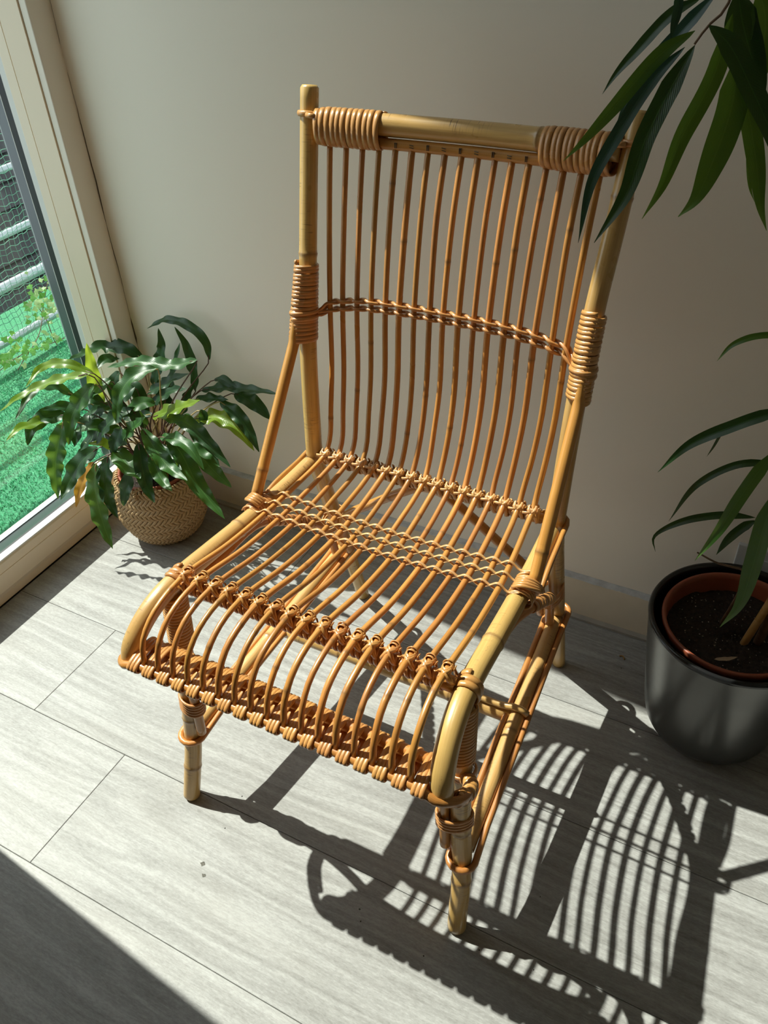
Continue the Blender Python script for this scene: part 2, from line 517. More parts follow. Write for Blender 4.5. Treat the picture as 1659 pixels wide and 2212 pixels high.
mb = MB(); mb.box((-1.53, NEAR, .006), (-1.406, FY1, .045)); mb.box((-1.4148, NEAR, .06), (-1.406, FY1, .095)); mb.build('rail_core', M['pvc'], win, smooth=False)
# gasket, profile and bead along the bottom
mb = MB(); mb.box((-1.4150, NEAR, .095), (-1.4055, FY1 - .0, .1015)); mb.build('gasket', M['gasket'], win, smooth=False)
mb = MB(); V = []; Fq = []
prof = [(-1.4148, .094), (-1.4165, .0985), (-1.4290, .0915), (-1.4295, .0890), (-1.4450, .0800), (-1.4985, .0540), (-1.4985, .04)]
for x, z in prof: V += [(x, NEAR, z), (x, FY1, z)]
for i in range(len(prof) - 1): Fq.append((2*i, 2*i+2, 2*i+3, 2*i+1))
mb.add(V, Fq); mb.build('glazing_profile', M['spacer'], win, smooth=False)
mb = MB(); mb.box((-1.5035, NEAR, .04), (-1.4985, FY1, .0565)); mb.build('glazing_bead', M['spacer2'], win, smooth=False)
# far stile: reveal face with its groove, then lip, gasket, profile and bead towards the pane
def PY4(px, x): return float(at_x(px, 400, x)[1])
mb = MB()
prof = [(-1.505, PY4(60, -1.505) + .004), (-1.4520, PY4(73, -1.452) + .004), (-1.4370, PY4(84, -1.437)), (-1.4340, PY4(85, -1.434)), (-1.4100, 1.1790), (-1.4096, 1.1803), (-1.4086, 1.1804), (-1.4082, 1.1791), (-1.3565, 1.1812), (-1.3565, 1.20)]
V = []; Fq = []
for x, y in prof: V += [(x, y, .002), (x, y, HEAD + .07)]
for i in range(len(prof) - 1): Fq.append((2*i, 2*i+1, 2*i+3, 2*i+2))
mb.add(V, Fq); mb.build('side_stile', M['pvc'], win, smooth=False)
def upright(name, px0, x0, px1, x1, m):
    mb = MB(); ya, yb = PY4(px0, x0), PY4(px1, x1)
    V = []
    for z in (.08, HEAD): V += [(x0, ya, z), (x1, yb, z), (x1, yb + .012, z), (x0, ya + .012, z)]
    mb.add(V, [(0,1,5,4),(1,2,6,5),(2,3,7,6),(3,0,4,7),(0,3,2,1),(4,5,6,7)]); mb.build(name, M[m], win, smooth=False)
upright('stile_lip', 84, -1.4370, 73, -1.4520, 'pvcw')
upright('gasket', 73, -1.4520, 59, -1.4680, 'gasket')
upright('glazing_profile', 59, -1.4680, 41, -1.4950, 'spacer')
upright('glazing_bead', 41, -1.4950, 38.5, -1.5000, 'spacer2')
upright('gasket_seam', 60.2, -1.4665, 58.8, -1.4682, 'pvcw')
# near stile and head
mb = MB(); mb.box((-1.53, NEAR - .07, .002), (WIN_X, NEAR, HEAD + .07)); mb.build('side_stile', M['pvc'], win, smooth=False, bevel=.002)
mb = MB(); mb.box((-1.50, NEAR, HEAD), (WIN_X, FY1, HEAD + .07)); mb.build('head_rail', M['pvc'], win, smooth=False, bevel=.002)
mb = MB(); mb.box((-1.5030, NEAR - .01, .040), (-1.4990, FY1 + .004, HEAD + .01)); mb.build('pane', M['glass'], win, smooth=False)

# ------------------------------------------------------------------ chair
XC = -0.4788
chair = thing('rattan_chair', (XC, .79, 0), 'honey coloured rattan easy chair with tall slatted back in the sun', 'chair')
def cp(s, pts): return [(XC + s * w, y, z) for w, y, z in pts]
def part(name, fn, mat, parent=chair, label=None):
    mb = MB(); fn(mb); o = mb.build(name, M[mat], parent)
    if label: o['label'] = label
    return o

POST = [(.217, 1.088, 0), (.2155, 1.030, .215), (.2145, .978, .40), (.2145, .9695, .445), (.2155, .974, .50), (.2185, .993, .645), (.2215, 1.020, .76), (.228, 1.056, .88), (.233, 1.089, .997)]
RAIL = [(.2135, .953, .4385), (.217, .87, .437), (.220, .78, .441), (.2225, .69, .449), (.2245, .62, .4545), (.2275, .575, .4505), (.2315, .540, .434), (.2360, .5155, .409), (.2385, .508, .384)]
LEG = [(.248, .537, 0), (.2475, .543, .045), (.2455, .557, .095), (.2400, .571, .136), (.2335, .579, .21), (.2295, .588, .32), (.2270, .598, .437)]
for s in (-1, 1):
    P = spline(cp(s, POST), 60)
    rr = np.interp(np.linspace(0, 1, 60), [0, .18, .42, .6, 1], [.0125, .0132, .0142, .0138, .0133])
    part('back_post', lambda mb: tube(mb, P, rr, 18, nodes=(.17, .465, .80) if s < 0 else (.20, .452, .70, .93), chamfer=.004), 'pole')
    P2 = spline(cp(s, RAIL), 50)
    part('seat_rail', lambda mb: tube(mb, P2, np.interp(np.linspace(0, 1, 50), [0, .5, 1], [.0140, .0146, .0150]), 18, nodes=(.20, ) if s < 0 else (.255,), chamfer=.003), 'pole')
    LP = list(LEG)
    if s < 0:
        LP[1] = (.2430, .546, .045); LP[2] = (.2405, .562, .10)
    P3 = spline(cp(s, LP), 44)
    part('front_leg', lambda mb: tube(mb, P3, np.interp(np.linspace(0, 1, 44), [0, .5, 1], [.0140, .0146, .0142]), 18, nodes=(.075, .185, .27) if s < 0 else (.105, .205,), chamfer=.004), 'pole')
    # brace from the back post down to the seat rail
    ub = spline(cp(s, [(.2245, 1.0040, .742), (.2268, .9870, .705), (.2288, .9700, .655)]), 12)
    lb = spline(cp(s, [(.2288, .9700, .655), (.2335, .8235, .4545)]), 24)
    part('arm_brace', lambda mb: tube(mb, np.vstack([ub, lb[1:]]), np.interp(np.arange(35), [0, 10, 34], [.004, .0088, .0092]), 14, nodes=(.30,), chamfer=.002), 'pole2')

# top rail (bowed) and the thin rail the spindles hang from
def bowy(w, amt): return amt * (1 - (w / .2) ** 2)
ws = np.linspace(-.218, .218, 40)
P = [(XC + w, 1.0775 + bowy(w, .022), .955 - .004 * (1 - (w/.2)**2)) for w in ws]
part('top_rail', lambda mb: tube(mb, P, .0152, 20, nodes=(.33,)), 'pole')
P = [(XC + w, 1.0715 + bowy(w, .020), .9325 - .004 * (1 - (w/.2)**2)) for w in ws[1:-1]]
part('spindle_rail', lambda mb: tube(mb, P, .0078, 14), 'rod')
# wrapped ends of the top rail
for s in (-1, 1):
    wr = np.linspace(.214, .118, 14)
    ax = [(XC + s * w, 1.0745 + bowy(w, .021), .9478 - .004 * (1 - (w/.2)**2)) for w in wr]
    part('cane_wrap', lambda mb: coil(mb, ax, np.interp(np.linspace(0, 1, 14), [0, .12, .9, 1], [.0225, .0248, .0250, .0240]), 12.0, .0046, .0014, b=.0180, adir=(0, .28, .96), seg=22, jitter=.0008), 'cane')
    # peg tie round the post
    ctr = np.array([XC + s * .2315, 1.0795, .9615])
    def ring(mb):
        pts = []; nor = []
        for a in np.linspace(0, 2 * math.pi, 28, endpoint=False):
            d = np.array([math.cos(a), math.sin(a) * .95, -math.sin(a) * .25]); pts.append(ctr + d * .0158); nor.append(d)
        tube(mb, pts, .0042, 8, closed=True, normals=nor, rb=.0024)
        tube(mb, [ctr + np.array([-s * .006, -.017, .003]), ctr + np.array([-s * .02, -.019, .0025])], .0038, 8)
    part('cane_tie', ring, 'cane')

# staples on the spindle rail
def staples(mb):
    for i in range(9):
        w = -.095 + i * .0238
        c = np.array([XC + w, 1.0715 + bowy(w, .020) - .0074, .9345 - .004])
        if i % 2 == 0:
            for dx in (-.0011, .0011):
                mb.box(c + [dx - .0005, -.0009, -.0035], c + [dx + .0005, .002, .0035])
        else:
            tube(mb, [c + [-.003, -.0006, .002], c + [.003, -.0006, .0012]], .0006, 5)
            tube(mb, [c + [-.003, -.0006, -.0012], c + [.003, -.0006, -.002]], .0006, 5)
mb = MB(); staples(mb); o = mb.build('staples', M['crack'], chair, smooth=False); o['label'] = 'small dark staples along the thin upper rail'

# seventeen spindles: back and seat in one bent rod
NSP = 17
def spw(i, k):     # lateral position at stage k
    u = -1 + 2 * i / (NSP - 1); return u * k
SPM = []
for i in range(NSP):
    u = -1 + 2 * i / (NSP - 1); e = u * u
    j = lambda a=.0016: random.uniform(-a, a)
    jit = j(.0016)
    prof = [(.196, 1.0905 - .019 * e, .9270), (.1925, 1.060 - .011 * e, .84), (.1895 , 1.0295 - .0065 * e, .711), (.1885, 1.0150 - .007 * e, .60),
            (.1852, .996 - .006 * e, .535), (.181, .975 - .004*e, .488), (.1815, .956 - .002 * e, .4665), (.184, .925, .4560 + .004 * e), (.189, .870, .4470 + .009 * e), (.193, .80, .4420 + .013 * e), (.196, .70, .4550 + .008 * e),
            (.1985, .612, .4770 + .002 * e), (.1995, .565, .4775), (.2005, .530, .4640), (.2020, .507, .4380), (.2030, .4985, .4020)]
    pts = [(XC + u * w + (jit if 1 < q < 5 else 0) + j(.0006), y, z) for q, (w, y, z) in enumerate(prof)]
    P = spline(pts, 72)
    tot = float(np.linalg.norm(np.diff(P, axis=0), axis=1).sum())
    nd = sorted({round(random.uniform(.04, .42), 3), round(random.uniform(.50, .80), 3), round(random.uniform(.85, tot - .03), 3)})
    rad = .0043 * random.uniform(.92, 1.1)
    part('spindle', lambda mb: tube(mb, P, rad * np.linspace(1.04, .98, 72), 9, nodes=nd), 'rod')

# rear and front cross rails under the spindles, bound in cane
def crossrail(y, z, half, r, nodes=()):
    return [(XC + w, y, z) for w in np.linspace(-half, half, 20)]
REAR = (.9665, .4500); FRONT = (.607, .4595)
part('rear_cross_rail', lambda mb: tube(mb, crossrail(*REAR, .206, 0), .0095, 14), 'rod')
part('front_cross_rail', lambda mb: tube(mb, crossrail(*FRONT, .212, 0), .0105, 14), 'rod')
part('cane_wrap', lambda mb: coil(mb, crossrail(*REAR, .196, 0), .0108, 46, .0031, .0012, seg=14), 'cane2')
part('cane_wrap', lambda mb: coil(mb, crossrail(*FRONT, .200, 0), .0118, 46, .0031, .0012, seg=14), 'cane')

def band(mb, c, ctl, wid=.0027, thk=.0012, n=14):
    P = spline([c + np.array(q) for q in ctl], n)
    nor = [nrm(p - c + np.array([0, 0, 1e-4])) for p in P]
    tube(mb, P, wid, 6, normals=nor, rb=thk)
def front_knot(mb, c):
    # c = spindle axis on top of the rail; arc over the spindle, then crossed bands round the rail
    for dy, w in ((.0030, .0030), (.0072, .0028)):
        P = [(.0058 * math.cos(a), dy + .0015 * math.sin(a), .0058 * math.sin(a)) for a in np.linspace(-.5, math.pi + .5, 14)]
        band(mb, c, P, w, .0011)
    for s in (-1, 1):
        for o in (0, .0042):
            band(mb, c, [(s * .0060, .006 - o, .001), (s * .0052, -.003 - o, .0048), (0, -.0080 - o, .0058), (-s * .0060, -.0120 - o, -.0025), (-s * (.0085 + o * .3), -.0130, -.0130), (-s * .0085, -.002, -.0268), (-s * .006, .008, -.0225), (-s * .0045, .0095, -.008)], .0029, .0011, 22)
    # cut tails
    band(mb, c, [(-.0050, -.004, .002), (-.0100, -.0065, .0012), (-.0145, -.0085, .0026)], .0025, .0009, 8)
    band(mb, c, [(.0060, .000, -.001), (.0095, -.001, .002), (.0115, .000, .0070)], .0025, .0009, 8)
def rear_knot(mb, c):
    for dz, w in ((.0005, .0028), (.0045, .0026)):
        P = [(.0058 * math.cos(a), -.0058 * math.sin(a) - .001 + dz * .4, .0025 + dz - .002 * math.sin(a)) for a in np.linspace(-.4, math.pi + .4, 12)]
        band(mb, c, P, w, .0011)
    for s in (-1, 1):
        for o in (0, .0040):
            band(mb, c, [(s * .0060, .003, .006 - o), (s * .0050, -.0062, .0052 - o), (0, -.0075, .0005 - o), (-s * .006, -.0070, -.007), (-s * .0075, -.0030, -.0195), (-s * .006, .0085, -.0262), (-s * .0045, .0195, -.015), (-s * .004, .0165, -.001)], .0028, .0011, 22)
    band(mb, c, [(.0035, -.006, .002), (-.006, -.009, .002), (-.0135, -.0075, .0000)], .0024, .0009, 8)
    band(mb, c, [(.005, -.003, -.001), (.0095, -.004, .004), (.0105, -.002, .0095)], .0024, .0009, 8)
fk = rk = None
for i in range(NSP):
    u = -1 + 2 * i / (NSP - 1); e = u * u
    cF = np.array([XC + u * .1985, .612, .4770 + .002 * e]); cR = np.array([XC + u * .1815, .956 - .002 * e, .4665])
    if fk is None:
        mb = MB(); front_knot(mb, np.zeros(3)); fk = mb.build('cane_knot', M['cane'], None, origin=(0, 0, 0)).data
        o = [x for x in col.objects if x.data == fk][0]; o.parent = chair; first = o
        mb = MB(); rear_knot(mb, np.zeros(3)); o2 = mb.build('cane_knot', M['cane2'], None, origin=(0, 0, 0)); rk = o2.data; o2.parent = chair
        objs = (first, o2)
    else:
        objs = (bpy.data.objects.new('cane_knot', fk), bpy.data.objects.new('cane_knot', rk))
        for o in objs: col.objects.link(o); o.parent = chair
    for o, c in zip(objs, (cF, cR)):
        o.location = Vector(c) - chair.location
        o.rotation_euler = (random.uniform(-.12, .12), random.uniform(-.12, .12), random.uniform(-.15, .15))

# front apron: two rods wound together between the spindles
AF = (.4955, .3975); AB = (.5350, .3990)
def apron_front(s_):
    return None
pf = [(XC + w, AF[0], AF[1]) for w in np.linspace(-.215, .215, 16)]
L_ = cp(-1, [(.2330, .582, .318), (.2480, .572, .328), (.2580, .548, .348), (.2575, .510, .379), (.238, .4935, .390)])
R_ = cp(1, [(.238, .4935, .390), (.2575, .510, .379), (.2580, .548, .348), (.2480, .572, .328), (.2330, .582, .318)])
part('apron_rod', lambda mb: tube(mb, spline(L_ + pf + R_, 90), .0062, 12), 'rod')
part('apron_rod', lambda mb: tube(mb, [(XC + w, AB[0], AB[1]) for w in np.linspace(-.226, .226, 16)], .0080, 12), 'rod')
wpos = [-.226] + [(-1 + 2 * i / (NSP - 1)) * .203 for i in range(NSP)] + [.226]
for a, b in zip(wpos[:-1], wpos[1:]):
    turns = 3.0 if (b - a) > .024 else 3.0
    a2, b2 = a + .0062, b - .0040
    if a == wpos[0]: a2 = a + .002
    if b == wpos[-1]: b2 = b - .001
    ax = [(XC + w, (AF[0] + AB[0]) / 2, (AF[1] + AB[1]) / 2) for w in np.linspace(a2, b2, 6)]
    part('cane_wrap', lambda mb: coil(mb, ax, .0300, turns, .0036, .0017, b=.0098, adir=(0, 1, .02), seg=22, start=random.uniform(-.4, .4)), 'cane')

# sleeves where the apron rod turns back to the front legs
for s in (-1, 1):
    el = spline(cp(s, [(.2540, .518, .370), (.2570, .548, .345), (.2480, .572, .328), (.2330, .582, .318)]), 16)
    part('cane_wrap', lambda mb: coil(mb, el, .0090, 9, .0052, .0014, seg=16), 'cane')
    c = np.array([XC + s * .2285, .588, .324])
    def lring(mb):
        for q in range(2):
            pts = []; nor = []
            for a in np.linspace(0, 2 * math.pi, 28, endpoint=False):
                d = np.array([math.cos(a), math.sin(a), .25 * s * math.cos(a)]); pts.append(c + d * .0168 + [s * .0035, 0, -.006 * q]); nor.append(d)
            tube(mb, pts, .0042, 8, closed=True, normals=nor, rb=.0018)
    part('cane_tie', lring, 'cane')

# bindings on the front legs and rail ends
for s in (-1, 1):
    up = spline(cp(s, [(.2262, .5925, .385), (.2245, .5985, .440)]), 8)
    leg_ax = spline(cp(s, LEG), 60)
    sel = [p for p in leg_ax if .335 < p[2] < .438]
    part('cane_wrap', lambda mb: coil(mb, np.array(sel) + np.array([-s * .002, .002, 0]), .0170, 17, .0029, .0024, b=.0176, seg=20), 'cane')
    sel2 = np.array([p for p in spline(cp(s, LEG), 200) if .206 < p[2] < .236])
    part('cane_wrap', lambda mb: coil(mb, sel2 + np.array([-s * .0075, -.0030, 0]), .0246, 4.6, .0030, .0023, b=.0164, adir=(s, .40, 0), seg=24), 'cane')
    # band over the seat rail above the leg
    pr = spline(cp(s, RAIL), 200); sel3 = np.array([p for p in pr if .606 < p[1] < .628])
    part('cane_wrap', lambda mb: coil(mb, sel3 + np.array([0, 0, -.004]), .0205, 2.1, .0052, .0022, b=.0168, adir=(0, 0, 1), seg=24), 'cane')
    # band where the brace meets the rail
    sel4 = np.array([p for p in pr if .788 < p[1] < .838])
    part('cane_wrap', lambda mb: coil(mb, sel4 + np.array([s * .003, 0, 0]), .0165, 5.2, .0034, .0014, b=.0185, seg=22, jitter=.003), 'cane')
    def cross(mb):
        c0 = np.array([XC + s * .2265, .812, .447])
        for q in range(4):
            o = q * .0055
            band(mb, c0, [(-s * .017, -.014 + o, .010), (-s * .004, -.016 + o, .0195), (s * .010, -.011 + o, .0150), (s * .0195, .000 + o * .5, .004), (s * .020, .012, -.008)], .0030, .0014, 16)
    part('cane_tie', cross, 'cane')
    # long binding of brace and back post
    pp = spline(cp(s, POST), 300); sel5 = np.array([p for p in pp if .650 < p[2] < .768])
    k5 = np.linspace(0, 1, len(sel5))[:, None]
    off5 = np.array([s * .0075, -.0155, 0]) / .0172
    part('cane_wrap', lambda mb: coil(mb, sel5 + off5 * (.0082 * (1 - k5) + .0026 * k5), np.linspace(.0238, .0182, len(sel5)), 19, .0036, .0017, b=np.linspace(.0160, .0156, len(sel5)), adir=(s * .436, -.90, 0), seg=20, jitter=.0008), 'cane')
    sel6 = np.array([p for p in pp if .684 < p[2] < .702])
    part('cane_tie', lambda mb: coil(mb, sel6 + off5 * .0064, .0232, 1.6, .0034, .0018, b=.0178, adir=(s * .436, -.90, 0), seg=22), 'cane')

# twined weave across the back
for row, dz in enumerate((.0062, -.0062)):
    for ph in (0, 1):
        pts = []
        for i in range(-1, NSP * 2):
            u = -1 + i / (NSP - 1); uu = max(-1.07, min(1.07, u)); e = min(uu * uu, 1)
            w = uu * .190
            y = 1.0295 - .0065 * e; z = .700 + .014 * (1 - e * e) + dz
            if abs(uu) > 1.0: y = 1.013; z = .692 + dz * .4
            if i % 2 == 0:
                k = 1 if (i // 2 + ph) % 2 == 0 else -1
                pts.append((XC + w, y - k * .0066, z + .0012 * k))
            else:
                k = 1 if ((i + 1) // 2 + ph) % 2 == 0 else -1
                pts.append((XC + w, y + k * .001, z + (.0022 if k > 0 else -.0022)))
            if u > 1.06: break
        pts.append((XC + .210, 1.008, .692 + dz * .3))
        pts.insert(0, (XC - .210, 1.008, .692 + dz * .3))
        part('weave_strand', lambda mb: tube(mb, spline(pts, 150), .0026, 7), 'cane')

# three rows of chevron weave across the seat
for row, yc in enumerate((.838, .815, .790)):
    for ph in (0, 1):
        pts = []; nor = []
        for i in range(NSP):
            u = -1 + 2 * i / (NSP - 1); e = u * u
            f = (yc - .70) / .17
            wl = .196 + (.189 - .196) * f; zz = (.4550 + .008 * e) * (1 - f) + (.4470 + .009 * e) * f - .005 * (1 - abs(2 * f - 1)) + .003 * (f > .4)
            over = (i + ph) % 2 == 0
            y = yc + (.0010 if over else -.0012); z = zz + (.0054 if over else -.0060)
            pts.append((XC + u * wl, y, z))
            if i < NSP - 1:
                um = u + 1 / (NSP - 1)
                pts.append((XC + um * wl, yc, zz))
        zr = .4405
        if (ph == 0): pts = [(XC - .2235, yc + .002, zr + .0168), (XC - .209, yc + .001, zr + .012)] + pts
        if (ph == 0): pts = pts + [(XC + .207, yc + .001, zr + .012), (XC + .2235, yc + .002, zr + .0168)]
        P = spline(pts, 140)
        part('weave_strand', lambda mb: tube(mb, P, .0024, 6, normals=[(0, 0, 1)] * len(P), rb=.0008), 'cane2')

# lower frame: side stretchers with their hoops, cross stretcher, bent bows
for s in (-1, 1):
    ST = [(.2402 + (.2158 - .2402) * k, .571 + (1.043 - .571) * k, .139 + .044 * k) for k in (.03, .5, .97)]
    part('side_stretcher', lambda mb: tube(mb, spline(cp(s, ST), 30), .0128, 16, nodes=(.20,)), 'pole')
    hoop = []
    for k in (1, -1):
        pass
    f = np.array([XC + s * .2402, .571, .136]); r = np.array([XC + s * .2158, 1.043, .180])
    loop = []
    for a in np.linspace(math.pi, 2 * math.pi, 9): loop.append(f + np.array([.0195 * math.cos(a), .0190 * math.sin(a), .0]))
    for t_ in np.linspace(.12, .88, 9): loop.append(f * (1 - t_) + r * t_ + np.array([.0172, 0, .004]))
    for a in np.linspace(0, math.pi, 9): loop.append(r + np.array([.0180 * math.cos(a), .0185 * math.sin(a), .006]))
    for t_ in np.linspace(.88, .12, 9): loop.append(f * (1 - t_) + r * t_ + np.array([-.0172, 0, .004]))
    part('hoop_rod', lambda mb: tube(mb, loop, .0050, 9, closed=True), 'rod')
    # side bow under the seat rail
    SB = [(.2245, .620, .4270), (.2225, .655, .4270), (.2205, .70, .4245), (.2235, .77, .421), (.2285, .815, .405), (.2290, .880, .362), (.2260, .935, .318), (.2170, .972, .280), (.2140, .990, .235), (.2140, .998, .198)]
    part('side_bow', lambda mb: tube(mb, spline(cp(s, SB), 56), .0078, 12), 'rod')
    sb = spline(cp(s, SB), 200); sel7 = np.array([p for p in sb if .83 < p[1] < .955])
    part('cane_wrap', lambda mb: coil(mb, sel7, .0092, 9, .0066, .0013, seg=16), 'cane')
    sel8 = np.array([p for p in spline(cp(s, POST), 300) if .255 < p[2] < .295 and p[1] > .98])
    part('cane_wrap', lambda mb: coil(mb, sel8 + np.array([-s * .004, -.012, -.004]), .0185, 4.5, .0032, .0015, b=.0290, adir=(1, 0, 0), seg=24, jitter=.003), 'cane')
    # tie from the rear post along the outside of the rail
    part('cane_tie', lambda mb: tube(mb, spline(cp(s, [(.2150, .984, .452), (.2290, .978, .447), (.2325, .945, .443), (.2370, .880, .440), (.2400, .835, .430)]), 20), .0042, 8), 'rod')
part('cross_stretcher', lambda mb: tube(mb, cp(1, [(w, .815, .156) for w in np.linspace(-.219, .219, 14)]), .0122, 16, nodes=(.12, .33)), 'pole')
part('cross_stretcher_rod', lambda mb: tube(mb, spline(cp(1, [(-.243, .818, .172), (-.228, .8175, .1805)] + [(w, .8165, .1745) for w in np.linspace(-.20, .20, 8)] + [(.228, .8175, .1805), (.243, .818, .172)]), 40), .0058, 10, nodes=(.16, .31)), 'pole')
# rear arch and front bow
RB = [(.193, 1.012, .200), (.192, 1.000, .262), (.178, .990, .305), (.110, .985, .364), (.055, .984, .405), (.02, .983, .427), (0, .983, .4295)]
RBf = cp(-1, RB) + cp(1, RB[::-1])[1:]
part('rear_bow', lambda mb: tube(mb, spline(RBf, 70), .0080, 12, nodes=(.24, .50)), 'rod')
FB = [(.2150, .569, .158), (.2125, .5712, .235), (.2070, .568, .310), (.196, .560, .345), (.170, .548, .364), (.10, .540, .378), (0, .538, .380)]
FBf = cp(-1, FB) + cp(1, FB[::-1])[1:]
part('front_bow', lambda mb: tube(mb, spline(FBf, 70), .0078, 12), 'rod')

# ------------------------------------------------------------------ black planter with the tall plant
PX, PY = .0168, 1.0723
t = NT('satin_black_pot'); vec, rnd, tc = t.objvec()
f = t.noise(t.mapping(tc.outputs['Object'], (8, 8, 60)), 1.0, 3)
t.set(Base_Color=(.16, .16, .155), Metallic=.85, Roughness=t.ramp(f, [(.3, (.30,)*3), (.7, (.36,)*3)])); M['pot'] = t.m
M['potin'] = m_plain('black_gloss_rim', (.012, .012, .013), .22)
M['terra'] = m_plain('terracotta_plastic', (.30, .075, .035), .42, nscale=40, namp=.08)
t = NT('potting_soil'); vec, rnd, tc = t.objvec()
f1 = t.noise(tc.outputs['Object'], 170, 5, .7); f2 = t.noise(tc.outputs['Object'], 60, 3)
t.set(Base_Color=t.ramp(f1, [(.35, (.010, .006, .004)), (.6, (.038, .022, .015)), (.78, (.10, .055, .035))]), Roughness=.95); t.bump(f1, .9, .004); M['soil'] = t.m
M['perlite'] = m_plain('pale_soil_crumb', (.42, .36, .30), .9)
pot = thing('planter_pot', (PX, PY, 0), 'satin black metal planter with a glossy black rim standing by the wall', 'pot')
mb = MB()
lathe(mb, [(.0, .0005), (.070, .0005), (.080, .0012), (.089, .0040), (.097, .0095), (.1030, .0175), (.1075, .0280), (.1108, .042), (.1140, .062), (.1180, .095), (.1225, .135), (.1275, .180), (.1315, .220), (.1340, .246), (.1345, .2545)], (PX, PY), 96)
mb.build('body', M['pot'], pot)
mb = MB()
lathe(mb, [(.1350, .2540), (.1362, .2585), (.1345, .2625), (.1305, .2635), (.1275, .2610), (.1262, .2540), (.1235, .22), (.1120, .10), (.096, .030), (.085, .018), (0, .016)], (PX, PY), 96)
mb.build('rim_and_lining', M['potin'], pot)

LEAFM = {}
def m_leaf(name, c1, c2, vein, trans, rough=.3, tcol=(.30, .48, .04), ribs=True, rfreq=26, edge=None):
    t = NT(name)
    uv = t.node('ShaderNodeUVMap'); uv.uv_map = 'UVMap'
    sp = t.node('ShaderNodeSeparateXYZ'); t.link(uv.outputs[0], sp.inputs[0])
    vec, rnd, tc = t.objvec()
    f = t.noise(vec, 22, 3)
    c = t.ramp(f, [(.3, c1), (.7, c2)])
    du = t.math('ABSOLUTE', t.math('SUBTRACT', sp.outputs[0], .5))
    # side veins slanting towards the tip
    ph = t.math('SUBTRACT', t.math('MULTIPLY', sp.outputs[1], rfreq), t.math('MULTIPLY', du, 9.0))
    sv = t.math('ADD', t.math('MULTIPLY', t.math('SINE', t.math('MULTIPLY', ph, 6.283)), .5), .5)
    if ribs:
        c = t.mix(t.math('MULTIPLY', sv, .28), c, tuple(x * .55 for x in c1))
    mid = t.ramp(du, [(.012, (1, 1, 1)), (.035, (0, 0, 0))])
    c = t.mix(t.math('MULTIPLY', mid, .6), c, vein)
    if edge:
        c = t.mix(t.math('MULTIPLY', t.ramp(sp.outputs[1], [(.82, (0,0,0)), (1.0, (1,1,1))]), .8), c, edge)
    t.set(Base_Color=c, Roughness=rough, Specular_IOR_Level=.5)
    t.bump(t.math('ADD', t.math('MULTIPLY', sv, .5), t.math('MULTIPLY', mid, -.6)), .14, .0012)
    tl = t.node('ShaderNodeBsdfTranslucent'); tl.inputs['Color'].default_value = (*tcol, 1)
    mx = t.node('ShaderNodeMixShader'); mx.inputs[0].default_value = trans
    t.link(t.bsdf.outputs[0], mx.inputs[1]); t.link(tl.outputs[0], mx.inputs[2]); t.link(mx.outputs[0], t.out.inputs['Surface'])
    return t.m
LEAFM['dark'] = m_leaf('leaf_dark_green', (.012, .045, .016), (.022, .075, .022), (.05, .13, .035), .22, .40, (.10, .22, .02))
LEAFM['mid'] = m_leaf('leaf_mid_green', (.020, .085, .018), (.040, .13, .028), (.11, .24, .06), .30, .40, (.20, .36, .03))
LEAFM['lime'] = m_leaf('leaf_lime', (.13, .24, .02), (.22, .34, .04), (.30, .42, .09), .45, .34, (.48, .62, .05))
LEAFM['dry'] = m_leaf('leaf_dry_yellow', (.36, .17, .02), (.45, .25, .03), (.30, .14, .03), .4, .5, (.7, .35, .03), edge=(.22, .10, .03))
LEAFM['fic'] = m_leaf('long_leaf_green', (.006, .030, .007), (.013, .050, .010), (.035, .10, .025), .16, .34, (.12, .25, .02), rfreq=40)
LEAFM['ficl'] = m_leaf('long_leaf_fresh_green', (.014, .062, .008), (.028, .095, .014), (.06, .15, .035), .30, .36, (.22, .38, .03), rfreq=40, edge=(.20, .36, .10))
LEAFM['ficb'] = m_leaf('long_leaf_bluish', (.010, .042, .034), (.020, .062, .050), (.04, .10, .07), .14, .34, (.10, .22, .06), rfreq=40)
M['twig'] = m_plain('brown_twig', (.16, .09, .05), .7, nscale=90, namp=.25)
M['straw'] = m_plain('dry_straw', (.38, .27, .18), .8)
M['petiole'] = m_plain('purple_brown_petiole', (.11, .05, .035), .5, nscale=60, namp=.2)
M['petiolel'] = m_plain('straw_petiole', (.42, .30, .12), .5, nscale=60, namp=.15)
M['stake'] = m_rattan('bamboo_stake', (.46, .25, .08), (.56, .32, .12), (.38, .19, .06), vary=.03)

